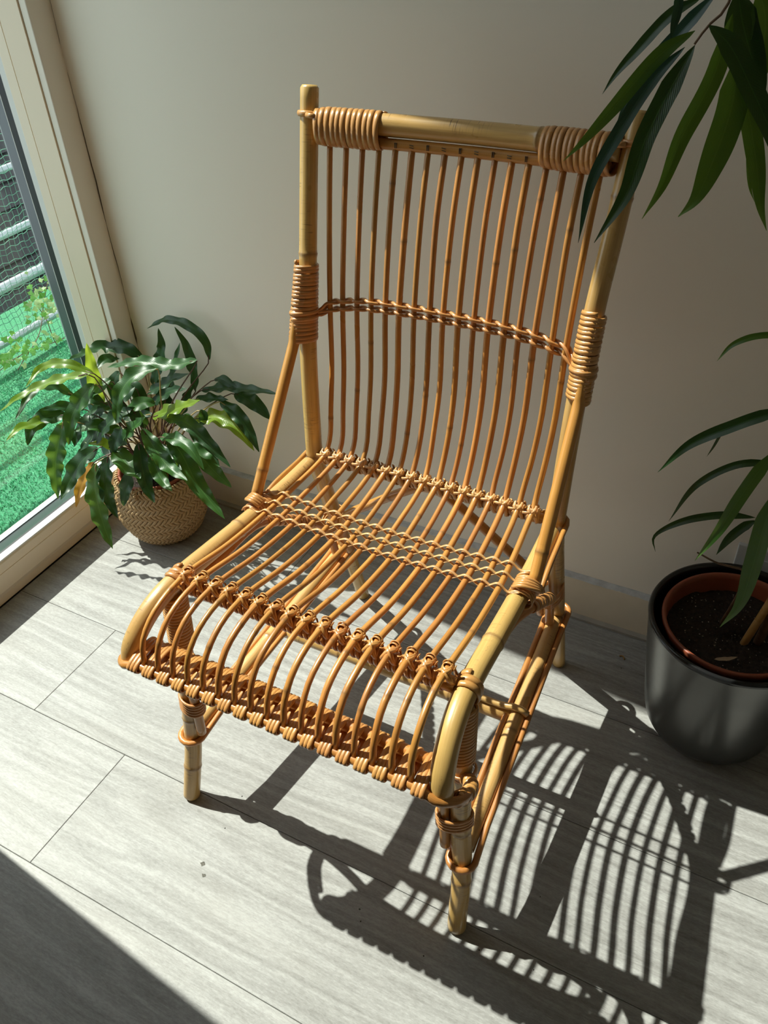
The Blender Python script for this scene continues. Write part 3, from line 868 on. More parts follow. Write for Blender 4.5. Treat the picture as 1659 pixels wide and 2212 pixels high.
def leaf_mesh(mb, mid, width, up, ruffle=0.0, nruf=6, fold=.25, n=30, m=8, twist=0.0, droop=0.0, shape='lance', phase=0.0, side_bias=0.0):
    P = spline(mid, n)
    T = np.gradient(P, axis=0); T /= np.maximum(np.linalg.norm(T, axis=1), 1e-9)[:, None]
    up = nrm(up)
    V = []; UV = []; F = []
    for i in range(n):
        t = i / (n - 1)
        if shape == 'lance':
            w = math.sin(math.pi * min(1, t ** .72)) ** .75 if 0 < t < 1 else 0
            w = max(w, .03)
        else:   # long strap with a drawn out tip
            w = min(1, (t / .18) ** .7 if t > 0 else 0) * (1 - max(0, (t - .45) / .55) ** 1.7)
            w = max(w, .03)
        hw = width * .5 * w
        nn = up - T[i] * np.dot(up, T[i]); nn = nrm(nn)
        if twist:
            a = twist * (t - .3); b0 = np.cross(T[i], nn); nn = nn * math.cos(a) + b0 * math.sin(a)
        b = np.cross(T[i], nn)
        for j in range(m + 1):
            s = -1 + 2 * j / m
            edge = abs(s) ** 1.6
            z = fold * hw * abs(s) + ruffle * width * w * edge * math.sin(2 * math.pi * nruf * t + phase + (1.3 if s > 0 else 0))
            z -= droop * hw * s * s
            V.append(P[i] + b * (hw * s) + nn * z + T[i] * (ruffle * .3 * width * edge * math.cos(2 * math.pi * nruf * t + phase)))
            UV.append(((s + 1) / 2, t))
    for i in range(n - 1):
        for j in range(m):
            a = i * (m + 1) + j
            F.append((a, a + 1, a + m + 2, a + m + 1))
    mb.add(V, F, UV)

fic = thing('long_leaved_plant', (PX, PY, .02), 'tall houseplant with long narrow drooping green leaves in the black planter', 'plant')
mb = MB()
lathe(mb, [(0, .021), (.082, .021), (.086, .024), (.108, .240), (.1120, .2430), (.1145, .2560), (.1130, .2590), (.1085, .2580), (.1060, .250), (.100, .19)], (PX, PY), 80)
mb.build('nursery_pot', M['terra'], fic)
def soil_disc(mb, c, R, z, amp, seed=0):
    r_ = np.random.default_rng(seed); V = [(c[0], c[1], z)]; F = []
    nr, ns = 22, 72
    for i in range(1, nr + 1):
        for j in range(ns):
            t = 2 * math.pi * j / ns; rr = R * i / nr
            V.append((c[0] + rr * math.cos(t), c[1] + rr * math.sin(t), z + r_.normal(0, amp) + amp * 2 * math.sin(5 * t + i * .6) * .5))
    for j in range(ns): F.append((0, 1 + j, 1 + (j + 1) % ns))
    for i in range(nr - 1):
        for j in range(ns):
            a = 1 + i * ns; b = a + ns; k = (j + 1) % ns
            F.append((a + j, b + j, b + k, a + k))
    mb.add(V, F)
def crumbs(mb, c, R, z, n, seed=0, size=.0016):
    r_ = np.random.default_rng(seed)
    for _ in range(n):
        t = r_.uniform(0, 2 * math.pi); rr = R * math.sqrt(r_.uniform(0, 1)); s = size * r_.uniform(.4, 1.2)
        p = np.array([c[0] + rr * math.cos(t), c[1] + rr * math.sin(t), z + s * .6])
        d = [(1,0,0),(-1,0,0),(0,1,0),(0,-1,0),(0,0,1),(0,0,-1)]
        V = [p + np.array(q) * s * r_.uniform(.6, 1.2) for q in d]
        mb.add(V, [(0,2,4),(2,1,4),(1,3,4),(3,0,4),(2,0,5),(1,2,5),(3,1,5),(0,3,5)])
mb = MB(); soil_disc(mb, (PX, PY), .1045, .226, .0013, 3); so = mb.build('soil', M['soil'], fic)
mb = MB(); crumbs(mb, (PX, PY), .098, .2275, 150, 5, .0014); o = mb.build('soil_crumbs', M['perlite'], fic, smooth=False); o['kind'] = 'stuff'
# dry leaf on the soil
mb = MB(); leaf_mesh(mb, [at_z(1543, 1424, .2295), at_z(1570, 1424, .232), at_z(1593, 1419, .2305)], .008, (0, 0, 1), .05, 3, n=12, m=4)
mb.build('fallen_leaf', M['straw'], fic)

def pxpath(pts, y):
    """pixel points -> 3D at wall-parallel depth y (scalar or list)"""
    out = []
    for k, (px, py) in enumerate(pts):
        yy = y if np.isscalar(y) else float(np.interp(k / max(1, len(pts) - 1), np.linspace(0, 1, len(y)), y))
        out.append(at_y(px, py, yy))
    return out
def z1(pts): return [(1170 + x / 3.3926, y / 3.3926) for x, y in pts]
def z2(pts): return [(1350 + x / 3.8803, 680 + y / 3.8803) for x, y in pts]
def z3(pts): return [(1300 + x / 4.0223, 1130 + y / 4.0223) for x, y in pts]
toC = lambda p: nrm(CAM - np.asarray(p))
# stems
main = [(.055, 1.075, .205), (.075, 1.07, .42), (.10, 1.06, .75), (.13, 1.04, 1.10), (.12, 1.00, 1.34)]
mb = MB(); tube(mb, spline(main, 40), np.linspace(.0075, .004, 40), 9); mb.build('stem', M['twig'], fic)
br = [tuple(spline(main, 40)[30]), tuple(at_y(1640, -120, .93)), tuple(at_y(1588, -30, .91)), *[tuple(p) for p in pxpath(z1([(1380, 0), (1330, 90), (1220, 190), (1120, 325)]), [.905, .895])]]
mb = MB(); tube(mb, spline(br, 40), np.linspace(.0035, .0011, 40), 7); mb.build('branch', M['twig'], fic)
br2 = [tuple(spline(main, 40)[12]), tuple(at_y(1690, 960, 1.03)), tuple(at_y(1672, 930, 1.0)),]
mb = MB(); tube(mb, spline(br2, 12), .002, 6); mb.build('branch', M['twig'], fic)
mb = MB(); tube(mb, spline([tuple(at_z(1558, 1346, .227))] + [tuple(p) for p in pxpath(z3([(1190, 600), (1250, 420), (1130, 380), (1000, 345), (830, 255)]), [1.07, 1.05])], 24), np.linspace(.0032, .0013, 24), 7); mb.build('twig', M['twig'], fic)
LV = [ # (points, y, width px, material, fold)
 (z1([(1165, -10), (960, 100), (700, 370), (540, 550), (445, 690)]), [.93, .92], 27, 'fic'),
 (z1([(1125, 225), (870, 400), (520, 800), (330, 1010), (160, 1180)]), [.905, .90], 32, 'ficl'),
 (z1([(1290, -60), (1050, 200), (800, 480), (640, 720), (535, 960)]), [.945, .94], 30, 'ficb'),
 (z1([(1050, 345), (800, 600), (560, 980), (370, 1330), (268, 1780)]), [.91, .90], 31, 'ficb'),
 (z1([(1125, 330), (960, 620), (760, 1020), (620, 1420), (385, 1780)]), [.90, .885], 46, 'fic'),
 (z1([(1400, 100), (1260, 560), (1020, 1020), (880, 1370), (735, 1605)]), [.915, .905], 39, 'ficl'),
 (z1([(1450, 400), (1390, 800), (1240, 1220), (1120, 1470), (1000, 1590)]), [.93, .92], 62, 'ficl'),
 (z1([(1225, 185), (1370, 320), (1540, 650), (1670, 950), (1760, 1300)]), [.895, .88], 47, 'fic'),
 (z1([(1430, 480), (1520, 850), (1580, 1250), (1605, 1520), (1648, 1690)]), [.94, .93], 40, 'ficl'),
 (z1([(1530, 850), (1520, 1150), (1528, 1380), (1560, 1480)]), [.96, .955], 13, 'ficl'),
 (z1([(1440, -60), (1470, 150), (1540, 420), (1600, 620), (1625, 760)]), [.95, .94], 60, 'fic'),
 (z1([(1600, -80), (1640, 150), (1620, 380), (1580, 620), (1560, 700)]), [.955, .95], 58, 'ficl'),
 (z1([(1500, -80), (1420, 120), (1400, 250), (1420, 420)]), [.965, .96], 38, 'fic'),
 (z1([(1010, -60), (995, 80), (965, 200), (945, 290)]), [.915, .91], 20, 'ficb'),
 (z2([(1330, 180), (1199, 172), (1040, 195), (890, 262), (770, 390)]), [1.02, 1.0], 15, 'ficl'),
 (z2([(1400, 800), (1199, 835), (900, 935), (540, 1090), (275, 1320)]), [.98, .95], 27, 'fic'),
 (z2([(850, 930), (795, 1015), (740, 1110), (685, 1190)]), [1.03, 1.03], 6, 'fic'),
 (z2([(1300, 1245), (1160, 1240), (930, 1262), (600, 1430), (367, 1730)]), [1.06, 1.04], 17, 'fic'),
 (z2([(1290, 1120), (1140, 1290), (960, 1540), (780, 1820), (585, 2062)]), [.98, .96], 29, 'ficl'),
 (z2([(1095, 1700), (800, 1682), (450, 1745), (240, 1870), (255, 1985)]), [1.07, 1.04], 17, 'fic'),
 (z2([(1098, 1725), (980, 1790), (860, 1890), (765, 2012)]), [1.07, 1.05], 20, 'fic'),
 (z3([(1500, -260), (1400, 60), (1310, 380), (1190, 720), (1025, 905)]), [1.02, 1.00], 40, 'ficl'),
]
for q, (pts, yy, wpx, mt) in enumerate(LV):
    mid = pxpath(pts, yy)
    d = float(ROWS[2] @ (mid[2] - CAM)); wid = wpx / FPX * d * .98
    up = nrm(toC(mid[2]) + np.array([random.uniform(-.35, .35), random.uniform(-.1, .1), .35 + random.uniform(-.1, .2)]))
    mb = MB(); leaf_mesh(mb, mid, wid, up, .015, 5, fold=.22, n=28, m=6, shape='strap', phase=random.uniform(0, 6))
    mb.build('leaf', LEAFM[mt], fic)
stake = thing('bamboo_stake', tuple(at_z(1600, 1398, .225)), 'straight tan bamboo stake pushed into the soil of the black planter', 'stake')
mb = MB(); b0 = at_z(1601, 1399, .215); b1 = b0 + np.array([.135, .045, .75])
tube(mb, spline([b0, b1], 30), .0062, 12, nodes=(.115, .31, .5), chamfer=.001); mb.build('cane', M['stake'], stake)

# ------------------------------------------------------------------ seagrass basket with the ruffled plant
BX, BY = -1.229, 1.092
t = NT('seagrass'); vec, rnd, tc = t.objvec()
f = t.noise(tc.outputs['Object'], 240, 3); f2 = t.noise(tc.outputs['Object'], 45, 3)
c = t.ramp(f, [(.3, (.36, .225, .105)), (.7, (.55, .375, .20))]); c = t.mix(t.math('MULTIPLY', f2, .4), c, (.42, .27, .13))
t.set(Base_Color=c, Roughness=.55, Specular_IOR_Level=.35); t.bump(f, .4, .0008); M['grass'] = t.m
basket = thing('seagrass_basket', (BX, BY, 0), 'round woven seagrass belly basket in the corner by the window', 'basket')
BPROF = [(.060, .002), (.072, .006), (.083, .018), (.093, .038), (.1005, .058), (.1045, .074), (.1075, .082), (.1075, .090), (.1045, .100), (.1035, .115), (.1010, .130), (.0960, .145), (.0900, .157), (.0865, .166)]
bz = np.array([p[1] for p in BPROF]); brr = np.array([p[0] for p in BPROF])
def bR(z): return float(np.interp(z, bz, brr))
mb = MB(); lathe(mb, [(0, .001)] + [(r - .0032, z) for r, z in BPROF] + [(.0835, .166), (.088, .14), (.096, .10), (.09, .04), (.06, .008), (0, .008)], (BX, BY), 72)
mb.build('shell', M['grass'], basket)
mb = MB()
rows = 13; zrow = np.linspace(.003, .165, rows + 1)
for i in range(rows):
    z0, z1_ = zrow[i], zrow[i + 1]; n = 58 if i > 0 else 50
    for j in range(n):
        t0 = 2 * math.pi * (j + .5 * (i % 2)) / n
        sl = (.15 if i % 2 else -.15)
        ends = []
        for zz_, tt in ((z0 - .0012, t0 - sl / 2), (( z0 + z1_) / 2, t0), (z1_ + .0012, t0 + sl / 2)):
            zz_ = max(.0015, zz_)
            r_ = bR(zz_) + (.0012 if zz_ == (z0 + z1_) / 2 else -.0022) + random.uniform(-.0003, .0003)
            ends.append((tt, r_, zz_))
        dth = 2 * math.pi / n * .41
        V = []
        for tt, r_, zz_ in ends:
            for dd, dr in ((-dth, -.0012), (-dth * .45, .0004), (dth * .45, .0004), (dth, -.0012)):
                V.append((BX + (r_ + dr) * math.cos(tt + dd), BY + (r_ + dr) * math.sin(tt + dd), zz_))
        F = []
        for a in (0, 4):
            for k in range(3): F.append((a + k, a + k + 1, a + k + 5, a + k + 4))
        mb.add(V, F)
o = mb.build('woven_strands', M['grass'], basket); o['kind'] = 'stuff'
# rolled rim and rope handles
mb = MB(); coil(mb, [(BX + .0855 * math.cos(a), BY + .0855 * math.sin(a), .1665) for a in np.linspace(0, 2 * math.pi, 80)], .0042, 60, .0032, .0016, seg=8); mb.build('rim', M['grass'], basket)
for a0 in (-1.05, 2.1):
    hp = [(BX + (.088 + o_) * math.cos(a0 + d), BY + (.088 + o_) * math.sin(a0 + d), z) for d, o_, z in ((-.30, .002, .150), (-.30, .006, .164), (-.2, .008, .184), (0, .009, .190), (.2, .008, .184), (.30, .006, .164), (.30, .002, .150))]
    mb = MB(); H_ = spline(hp, 60); coil(mb, H_, .0022, 14, .0026, .0022, seg=8); mb.build('handle', M['grass'], basket)

cal = thing('ruffled_plant', (BX, BY, .009), 'bushy houseplant with wavy edged dark green leaves in the woven basket', 'plant')
mb = MB(); lathe(mb, [(0, .010), (.06, .010), (.078, .160), (.0800, .176), (.0775, .178), (.074, .174), (.072, .15)], (BX, BY), 60); mb.build('nursery_pot', M['terra'], cal)
mb = MB(); soil_disc(mb, (BX, BY), .0735, .158, .0014, 9); mb.build('soil', M['soil'], cal)
mb = MB(); crumbs(mb, (BX, BY), .07, .159, 90, 11, .0015); o = mb.build('soil_crumbs', M['perlite'], cal, smooth=False); o['kind'] = 'stuff'

def z7(x, y): return (x / 2.6758, 660 + y / 2.6758)
XMIN = -1.366
def cal_pt(px, py, y):
    p = at_y(px, py, y)
    if p[0] < XMIN: p = at_x(px, py, XMIN)
    if p[1] > WALL_Y - .02: p = at_y(px, py, WALL_Y - .02)
    return p
CL = [ # leaf points in the corner crop, depth base->tip, width (crop px), material
 ([(830, 310), (720, 245), (600, 240), (480, 280), (390, 318)], 1.19, 1.15, 80, 'dark'),
 ([(590, 590), (555, 470), (525, 330), (500, 215)], 1.06, 1.06, 74, 'lime'),
 ([(1212, 315), (1190, 215), (1110, 130), (970, 82), (850, 132)], 1.19, 1.20, 52, 'dark'),
 ([(890, 470), (905, 380), (935, 240), (915, 130)], 1.20, 1.20, 68, 'dark'),
 ([(1130, 500), (1120, 380), (1075, 230), (1010, 125)], 1.20, 1.20, 58, 'dark'),
 ([(1140, 313), (1000, 345), (800, 325), (620, 357)], 1.13, 1.10, 72, 'mid'),
 ([(905, 362), (770, 410), (690, 520), (670, 685)], 1.08, .99, 92, 'mid'),
 ([(690, 380), (655, 450), (660, 530), (670, 590)], 1.12, 1.09, 62, 'dark'),
 ([(730, 430), (790, 490), (830, 570), (865, 645)], 1.13, 1.12, 74, 'dark'),
 ([(545, 450), (470, 540), (410, 660), (398, 805)], 1.02, .95, 92, 'mid'),
 ([(520, 395), (300, 440), (140, 510), (0, 612)], 1.00, .92, 60, 'lime'),
 ([(545, 395), (380, 338), (240, 360), (150, 470)], 1.03, .98, 54, 'lime'),
 ([(430, 520), (310, 468), (200, 490), (90, 655)], 1.03, .95, 58, 'dark'),
 ([(385, 630), (260, 650), (180, 720), (160, 805)], 1.00, .93, 92, 'dark'),
 ([(330, 640), (170, 690), (105, 715), (38, 780)], 1.02, .92, 62, 'lime'),
 ([(368, 670), (338, 800), (320, 950), (335, 1118)], .98, .93, 98, 'mid'),
 ([(565, 825), (480, 890), (405, 1010), (350, 1125)], 1.02, .96, 100, 'dark'),
 ([(545, 905), (490, 990), (455, 1080), (440, 1165)], 1.02, .97, 62, 'dry'),
 ([(555, 915), (550, 1060), (590, 1240), (652, 1408)], 1.01, .95, 104, 'mid'),
 ([(625, 870), (612, 1000), (630, 1120), (682, 1230)], 1.02, .98, 86, 'dark'),
 ([(665, 835), (710, 890), (760, 950), (812, 1000)], 1.01, .98, 110, 'mid'),
 ([(690, 805), (740, 740), (790, 690), (840, 645)], 1.03, 1.02, 88, 'mid'),
 ([(800, 800), (820, 920), (850, 1050), (895, 1142)], 1.02, .97, 84, 'dark'),
 ([(825, 715), (890, 820), (970, 930), (1082, 1012)], 1.03, .98, 88, 'mid'),
 ([(870, 870), (905, 950), (945, 1020), (992, 1072)], 1.02, .98, 74, 'mid'),
 ([(960, 740), (1050, 860), (1140, 1030), (1300, 1235)], 1.05, .99, 100, 'mid'),
 ([(1080, 790), (1160, 870), (1240, 960), (1338, 1052)], 1.07, 1.04, 88, 'mid'),
 ([(940, 640), (1080, 680), (1200, 790), (1332, 935)], 1.06, 1.03, 84, 'dark'),
 ([(885, 645), (980, 610), (1070, 580), (1155, 548)], 1.06, 1.05, 86, 'lime'),
 ([(1130, 655), (1260, 650), (1380, 720), (1470, 840)], 1.14, 1.12, 96, 'lime'),
 ([(1275, 555), (1370, 630), (1440, 730), (1497, 845)], 1.15, 1.12, 74, 'dark'),
 ([(1165, 490), (1320, 475), (1470, 490), (1610, 512)], 1.17, 1.15, 66, 'dark'),
 ([(1355, 505), (1430, 540), (1500, 590), (1565, 662)], 1.17, 1.16, 82, 'dark'),
 ([(1130, 540), (1190, 535), (1250, 540), (1320, 545)], 1.16, 1.15, 58, 'dark'),
 ([(745, 965), (735, 1030), (722, 1090), (715, 1158)], 1.00, .98, 70, 'dark'),
 ([(720, 750), (600, 700), (520, 700), (430, 725)], 1.04, .99, 72, 'mid'),
 ([(880, 630), (760, 640), (640, 645), (540, 660)], 1.10, 1.08, 72, 'dark'),
 ([(1000, 400), (985, 470), (975, 540), (985, 600)], 1.18, 1.17, 92, 'dark'),
 ([(850, 510), (930, 465), (1010, 420), (1090, 395)], 1.15, 1.16, 62, 'dark'),
 ([(1090, 690), (1160, 770), (1210, 850), (1270, 930)], 1.10, 1.07, 76, 'dark'),
 ([(490, 600), (400, 585), (320, 590), (240, 605)], 1.04, .98, 60, 'dark'),
 ([(640, 830), (600, 790), (550, 795), (490, 790)], 1.03, 1.01, 48, 'lime'),
 ([(700, 300), (650, 300), (600, 320), (555, 372)], 1.19, 1.15, 60, 'dark'),
 ([(1240, 425), (1290, 430), (1340, 460), (1385, 490)], 1.17, 1.16, 48, 'dark'),
 ([(960, 480), (1000, 380), (1020, 300), (1040, 215)], 1.20, 1.20, 46, 'dark'),
 ([(760, 640), (700, 590), (600, 590), (480, 640)], 1.08, 1.03, 70, 'dark'),
 ([(930, 760), (1010, 770), (1100, 830), (1180, 950)], 1.04, 1.0, 74, 'mid'),
 ([(600, 560), (520, 540), (440, 570), (370, 640)], 1.05, 1.0, 74, 'dark'),
 ([(640, 700), (570, 730), (510, 780), (465, 840)], 1.04, 1.0, 76, 'dark'),
 ([(760, 600), (680, 640), (610, 700), (560, 800)], 1.05, 1.0, 80, 'dark'),
 ([(900, 570), (840, 560), (770, 590), (700, 650)], 1.09, 1.05, 72, 'mid'),
 ([(880, 570), (940, 520), (1000, 490), (1080, 480)], 1.14, 1.14, 66, 'dark'),
 ([(1000, 630), (960, 560), (930, 500), (915, 430)], 1.16, 1.17, 70, 'dark'),
 ([(850, 700), (800, 650), (740, 610), (680, 600)], 1.07, 1.04, 70, 'dark'),
 ([(1040, 640), (1070, 570), (1095, 510), (1130, 460)], 1.16, 1.17, 64, 'dark'),
 ([(640, 430), (570, 470), (510, 530), (475, 610)], 1.08, 1.02, 78, 'mid'),
 ([(700, 700), (680, 760), (660, 810), (655, 870)], 1.02, 1.0, 72, 'dark'),
 ([(930, 800), (960, 860), (1000, 910), (1050, 950)], 1.04, 1.0, 70, 'dark'),
 ([(560, 640), (500, 680), (450, 740), (430, 820)], 1.03, .98, 76, 'dark'),
 ([(780, 470), (740, 500), (700, 550), (690, 620)], 1.12, 1.08, 70, 'dark'),
 ([(1160, 600), (1175, 640), (1170, 670), (1150, 700)], 1.13, 1.12, 50, 'dark'),
]
for q, (pts, ya, yb, wz, mt) in enumerate(CL):
    ys = np.linspace(ya, yb, len(pts))
    mid = [cal_pt(*z7(*p), y) for p, y in zip(pts, ys)]
    d = float(ROWS[2] @ (mid[1] - CAM)); wid = wz / 2.6758 / FPX * d
    out = nrm(np.array([mid[-1][0] - mid[0][0], mid[-1][1] - mid[0][1], 0]))
    up = nrm(toC(mid[1]) * 1.0 + np.array([-.25, 0, .75]) + np.array([random.uniform(-.3, .3), random.uniform(-.2, .2), 0]))
    mb = MB(); leaf_mesh(mb, mid, wid * 1.12, up, .15, max(1.6, float(np.linalg.norm(np.diff(np.array(mid), axis=0), axis=1).sum()) / random.uniform(.036, .05)), fold=.24, n=56, m=8, phase=random.uniform(0, 6), shape='lance')
    mb.build('leaf', LEAFM[mt], cal)
    # petiole from the soil to the leaf base
    a = random.uniform(0, 6.28); r_ = random.uniform(.004, .038)
    base = np.array([BX + r_ * math.cos(a), BY + .006 + r_ * math.sin(a), .155])
    tip = mid[0]
    midp = base * .45 + tip * .55 + np.array([0, 0, .035 + .05 * max(0, .30 - tip[2])])
    if tip[2] < base[2] + .03: midp[2] = max(base[2], tip[2]) + .06
    mb = MB(); tube(mb, spline([base, midp, tip, tip * .7 + mid[1] * .3], 18), np.linspace(.0022, .0012, 18), 6)
    mb.build('petiole', M['petiolel'] if q % 3 == 0 else M['petiole'], cal)

# ------------------------------------------------------------------ wall socket
t_ = at_y(1590, 1168, WALL_Y)
sock = thing('wall_socket', (.028, WALL_Y - .001, .245), 'pale grey square wall socket low on the wall behind the black planter', 'socket')
M['plate'] = m_plain('grey_white_plate', (.55, .55, .54), .4)
mb = MB(); mb.box((-.013, WALL_Y - .008, .205), (.069, WALL_Y, .287)); mb.build('cover_plate', M['plate'], sock, smooth=False, bevel=.002)
mb = MB(); mb.box((.006, WALL_Y - .0105, .220), (.052, WALL_Y - .0075, .266)); mb.build('socket_insert', M['plate'], sock, smooth=False, bevel=.001)

# crumbs of dirt on the boards
def crumb(px, py, s, name, label, m):
    p = at_z(px, py, 0); mb = MB(); V = [(p[0] , p[1], s * .35)]
    k = 9
    for j in range(k):
        a = 2 * math.pi * j / k; r = s * random.uniform(.75, 1.15)
        V.append((p[0] + r * math.cos(a), p[1] + r * math.sin(a), 0.0))
    mb.add(V, [(0, 1 + j, 1 + (j + 1) % k) for j in range(k)] + [tuple(range(k, 0, -1))])
    o = mb.build(name, m, None, origin=(p[0], p[1], 0)); tag(o, label, 'crumb', 'dirt crumbs on the boards')
for px, py, s in ((777, 1964, .0016), (779, 1990, .0012), (523, 1720, .0012), (1035, 2052, .0013), (915, 2065, .0011), (1167, 1937, .001), (1153, 2095, .001), (486, 1789, .0013), (1342, 1443, .0012)):
    crumb(px, py, s, 'dirt_crumb', 'tiny dark crumb of dirt lying on the floorboards', M['gap'])
M['spot'] = m_plain('grey_spot', (.10, .092, .078), .8, nscale=200, namp=.5)
for px, py, s, lab in ((438, 1866, .0042, 'larger of two small grey stains on the sunlit floorboards'), (440, 1891, .0034, 'smaller of two small grey stains on the sunlit floorboards')):
    p = at_z(px, py, 0); mb = MB(); V = [(p[0], p[1], .0003)]
    for j in range(14):
        a = 2 * math.pi * j / 14; r = s * random.uniform(.7, 1.2); V.append((p[0] + r * math.cos(a), p[1] + r * .9 * math.sin(a), .0002))
    mb.add(V, [(0, 1 + j, 1 + (j + 1) % 14) for j in range(14)])
    o = mb.build('stain', M['spot'], None, origin=(p[0], p[1], 0)); tag(o, lab, 'stain', 'stains on the boards')
mb = MB(); p = at_z(1346, 1420, .001); tube(mb, spline([at_z(1338, 1417, .0015), at_z(1345, 1417, .003), at_z(1349, 1425, .0015)], 8), .0011, 5)
o = mb.build('dry_curl', LEAFM['dry'], None, origin=tuple(p)); tag(o, 'tiny brown dry curl on the floor beside the black planter', 'dry leaf')

# ------------------------------------------------------------------ outside: artificial turf, fence, ivy
t = NT('turf_base'); vec, rnd, tc = t.objvec()
f = t.noise(tc.outputs['Object'], 160, 4); t.set(Base_Color=t.ramp(f, [(.3, (.015, .13, .055)), (.7, (.05, .30, .13))]), Roughness=.8); t.bump(f, .8, .006); M['turf'] = t.m
M['blade'] = m_plain('turf_blade', (.07, .40, .19), .6, nscale=60, namp=.5)
mb = MB(); mb.box((-2.75, -1.2, -.16), (-1.50, 4.2, -.10)); struct('terrace_floor', mb, M['turf'])
mb = MB(); N = 26000
xs = rng.uniform(-2.36, -1.53, N); ys = rng.uniform(.70, 2.15, N); an = rng.uniform(0, 2 * math.pi, N); hh = rng.uniform(.006, .013, N); le = rng.normal(0, .005, (N, 2))
V = np.empty((N, 3, 3)); dx = np.cos(an) * .0016; dy = np.sin(an) * .0016
V[:, 0] = np.stack([xs - dx, ys - dy, np.full(N, -.1)], 1); V[:, 1] = np.stack([xs + dx, ys + dy, np.full(N, -.1)], 1); V[:, 2] = np.stack([xs + le[:, 0], ys + le[:, 1], -.1 + hh], 1)
mb.add(V.reshape(-1, 3).tolist(), [(3*i, 3*i+1, 3*i+2) for i in range(N)])
o = mb.build('artificial_grass', M['blade'], None, smooth=False); tag(o, 'bright green artificial grass carpet on the terrace outside', 'artificial grass', kind='stuff')
M['galv'] = m_plain('galvanised_pipe', (.42, .45, .47), .4, metal=.55, nscale=40)
M['net'] = m_plain('green_netting', (.09, .26, .17), .5)
M['louvre'] = m_plain('dark_louvre', (.030, .029, .030), .7, nscale=5, namp=.3)
fence = thing('mesh_fence', (-2.35, 1.9, -.10), 'green wire netting on galvanised rails at the edge of the terrace', 'fence')
for z, r in ((.49, .011), (.305, .013), (.150, .017), (-.02, .013), (.80, .012), (1.05, .015)):
    mb = MB(); tube(mb, [(-2.40, y, z) for y in np.linspace(.2, 4.0, 6)], r, 10); mb.build('rail', M['galv'], fence)
for y in (.25, 2.95):
    mb = MB(); tube(mb, [(-2.43, y, -.1), (-2.43, y, 1.07)], .017, 10); mb.build('post', M['galv'], fence)
mb = MB()
def netoff(y, z): return .006 * math.sin(y * 31 + z * 9) + .007 * math.sin(y * 13 - z * 23)
for z in np.arange(-.09, .92, .0215):
    pts = [(-2.36 + .8 * netoff(y, z), y, z + .35 * netoff(z * 3, y) + .003 * math.sin(y * 140)) for y in np.arange(.9, 3.1, .012)]
    tube(mb, pts, .0011, 3, caps=False)
for y in np.arange(.9, 3.1, .0215):
    pts = [(-2.36 + .8 * netoff(y, z), y + .4 * netoff(y, z * 2), z) for z in np.arange(-.09, .92, .03)]
    tube(mb, pts, .0009, 3, caps=False)
o = mb.build('netting', M['net'], fence); o['kind'] = 'stuff'
louv = thing('louvred_screen', (-4.6, 2.6, -2.0), 'dark horizontal louvred screen beyond the netting', 'screen')
for i in range(22):
    z = -2.0 + i * .155
    mb = MB(); mb.box((-4.70, .2, z), (-4.60, 7.0, z + .142)); mb.build('slat', M['louvre'], louv, smooth=False)
    mb = MB(); mb.box((-4.598, .2, z + .128), (-4.585, 7.0, z + .141)); mb.build('slat_edge', M['louvre'], louv, smooth=False)
mb = MB(); mb.box((-7.5, -3, -2.3), (-2.75, 9, -2.05)); struct('yard_ground', mb, M['louvre'])
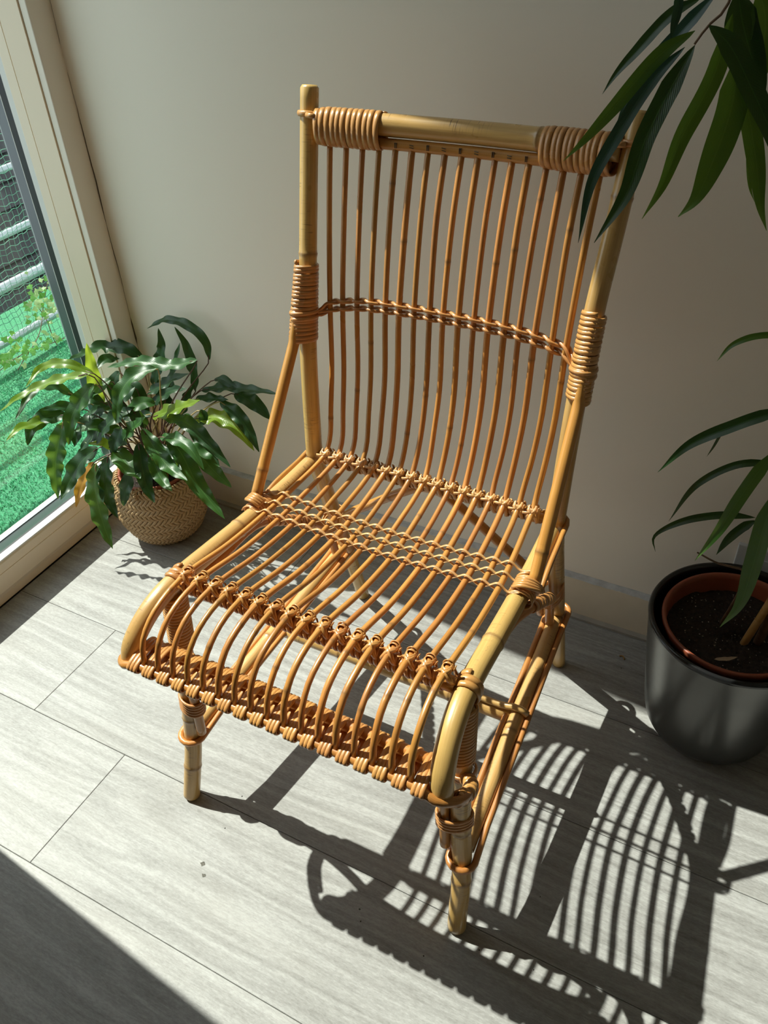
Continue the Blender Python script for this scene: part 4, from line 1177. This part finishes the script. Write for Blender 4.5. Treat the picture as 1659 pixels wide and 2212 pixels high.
# ivy on the netting
ivy = thing('ivy_vine', tuple(at_x(90, 640, -2.33)), 'pale green ivy climbing the netting outside the window', 'ivy')
LEAFM['ivy'] = m_leaf('ivy_leaf', (.20, .34, .10), (.42, .52, .26), (.5, .6, .35), .35, .4, (.45, .65, .12), ribs=False)
LEAFM['ivyg'] = m_leaf('ivy_leaf_green', (.06, .22, .03), (.13, .36, .05), (.3, .5, .2), .4, .4, (.35, .65, .06), ribs=False)
def ivy_leaf(mb, c, s, up, rot):
    n = nrm(up); a = nrm(np.cross(n, (0.3, .2, 1))); b = np.cross(n, a)
    sh = [(0, -.45), (.42, -.55), (.62, -.2), (.95, .05), (.52, .3), (.30, .55), (0, 1.1), (-.30, .55), (-.52, .3), (-.95, .05), (-.62, -.2), (-.42, -.55)]
    V = [c + n * s * .12]; UV = [(.5, .5)]
    for x, y in sh:
        xx = x * math.cos(rot) - y * math.sin(rot); yy = x * math.sin(rot) + y * math.cos(rot)
        V.append(c + (a * xx + b * yy) * s * .8); UV.append((.5 + x * .45, .5 + y * .4))
    mb.add(V, [(0, 1 + j, 1 + (j + 1) % 12) for j in range(12)], UV)
random.seed(21)
def ivy_cluster(cx, cy, rx, ry, n, smin, smax, mats):
    for _ in range(n):
        px, py = random.gauss(cx, rx), random.gauss(cy, ry)
        x = -2.33 + random.uniform(-.02, .05); c = at_x(px, py, x)
        if c[2] < -.07: continue
        mb = MB(); ivy_leaf(mb, c, random.uniform(smin, smax), toC(c) + np.array([random.uniform(-.6, .6), random.uniform(-.6, .6), random.uniform(0, .9)]), random.uniform(0, 6.28))
        mb.build('leaf', LEAFM[random.choice(mats)], ivy)
ivy_cluster(92, 665, 20, 24, 46, .012, .020, ('ivy', 'ivy', 'ivyg'))
ivy_cluster(100, 615, 14, 16, 14, .009, .015, ('ivyg', 'ivy'))
ivy_cluster(70, 760, 38, 18, 46, .012, .022, ('ivyg', 'ivy', 'ivyg'))
ivy_cluster(20, 785, 22, 26, 34, .014, .026, ('ivyg', 'ivyg', 'ivy'))
ivy_cluster(110, 735, 22, 12, 20, .010, .016, ('ivy', 'ivyg'))
for pts in ([(20, 830), (50, 780), (85, 720), (95, 650), (105, 600)], [(150, 770), (120, 740), (100, 690), (80, 660)], [(0, 800), (40, 770), (90, 750), (140, 730)]):
    mb = MB(); tube(mb, spline([at_x(*p, -2.345) for p in pts], 24), .0016, 5); mb.build('stem', M['twig'], ivy)
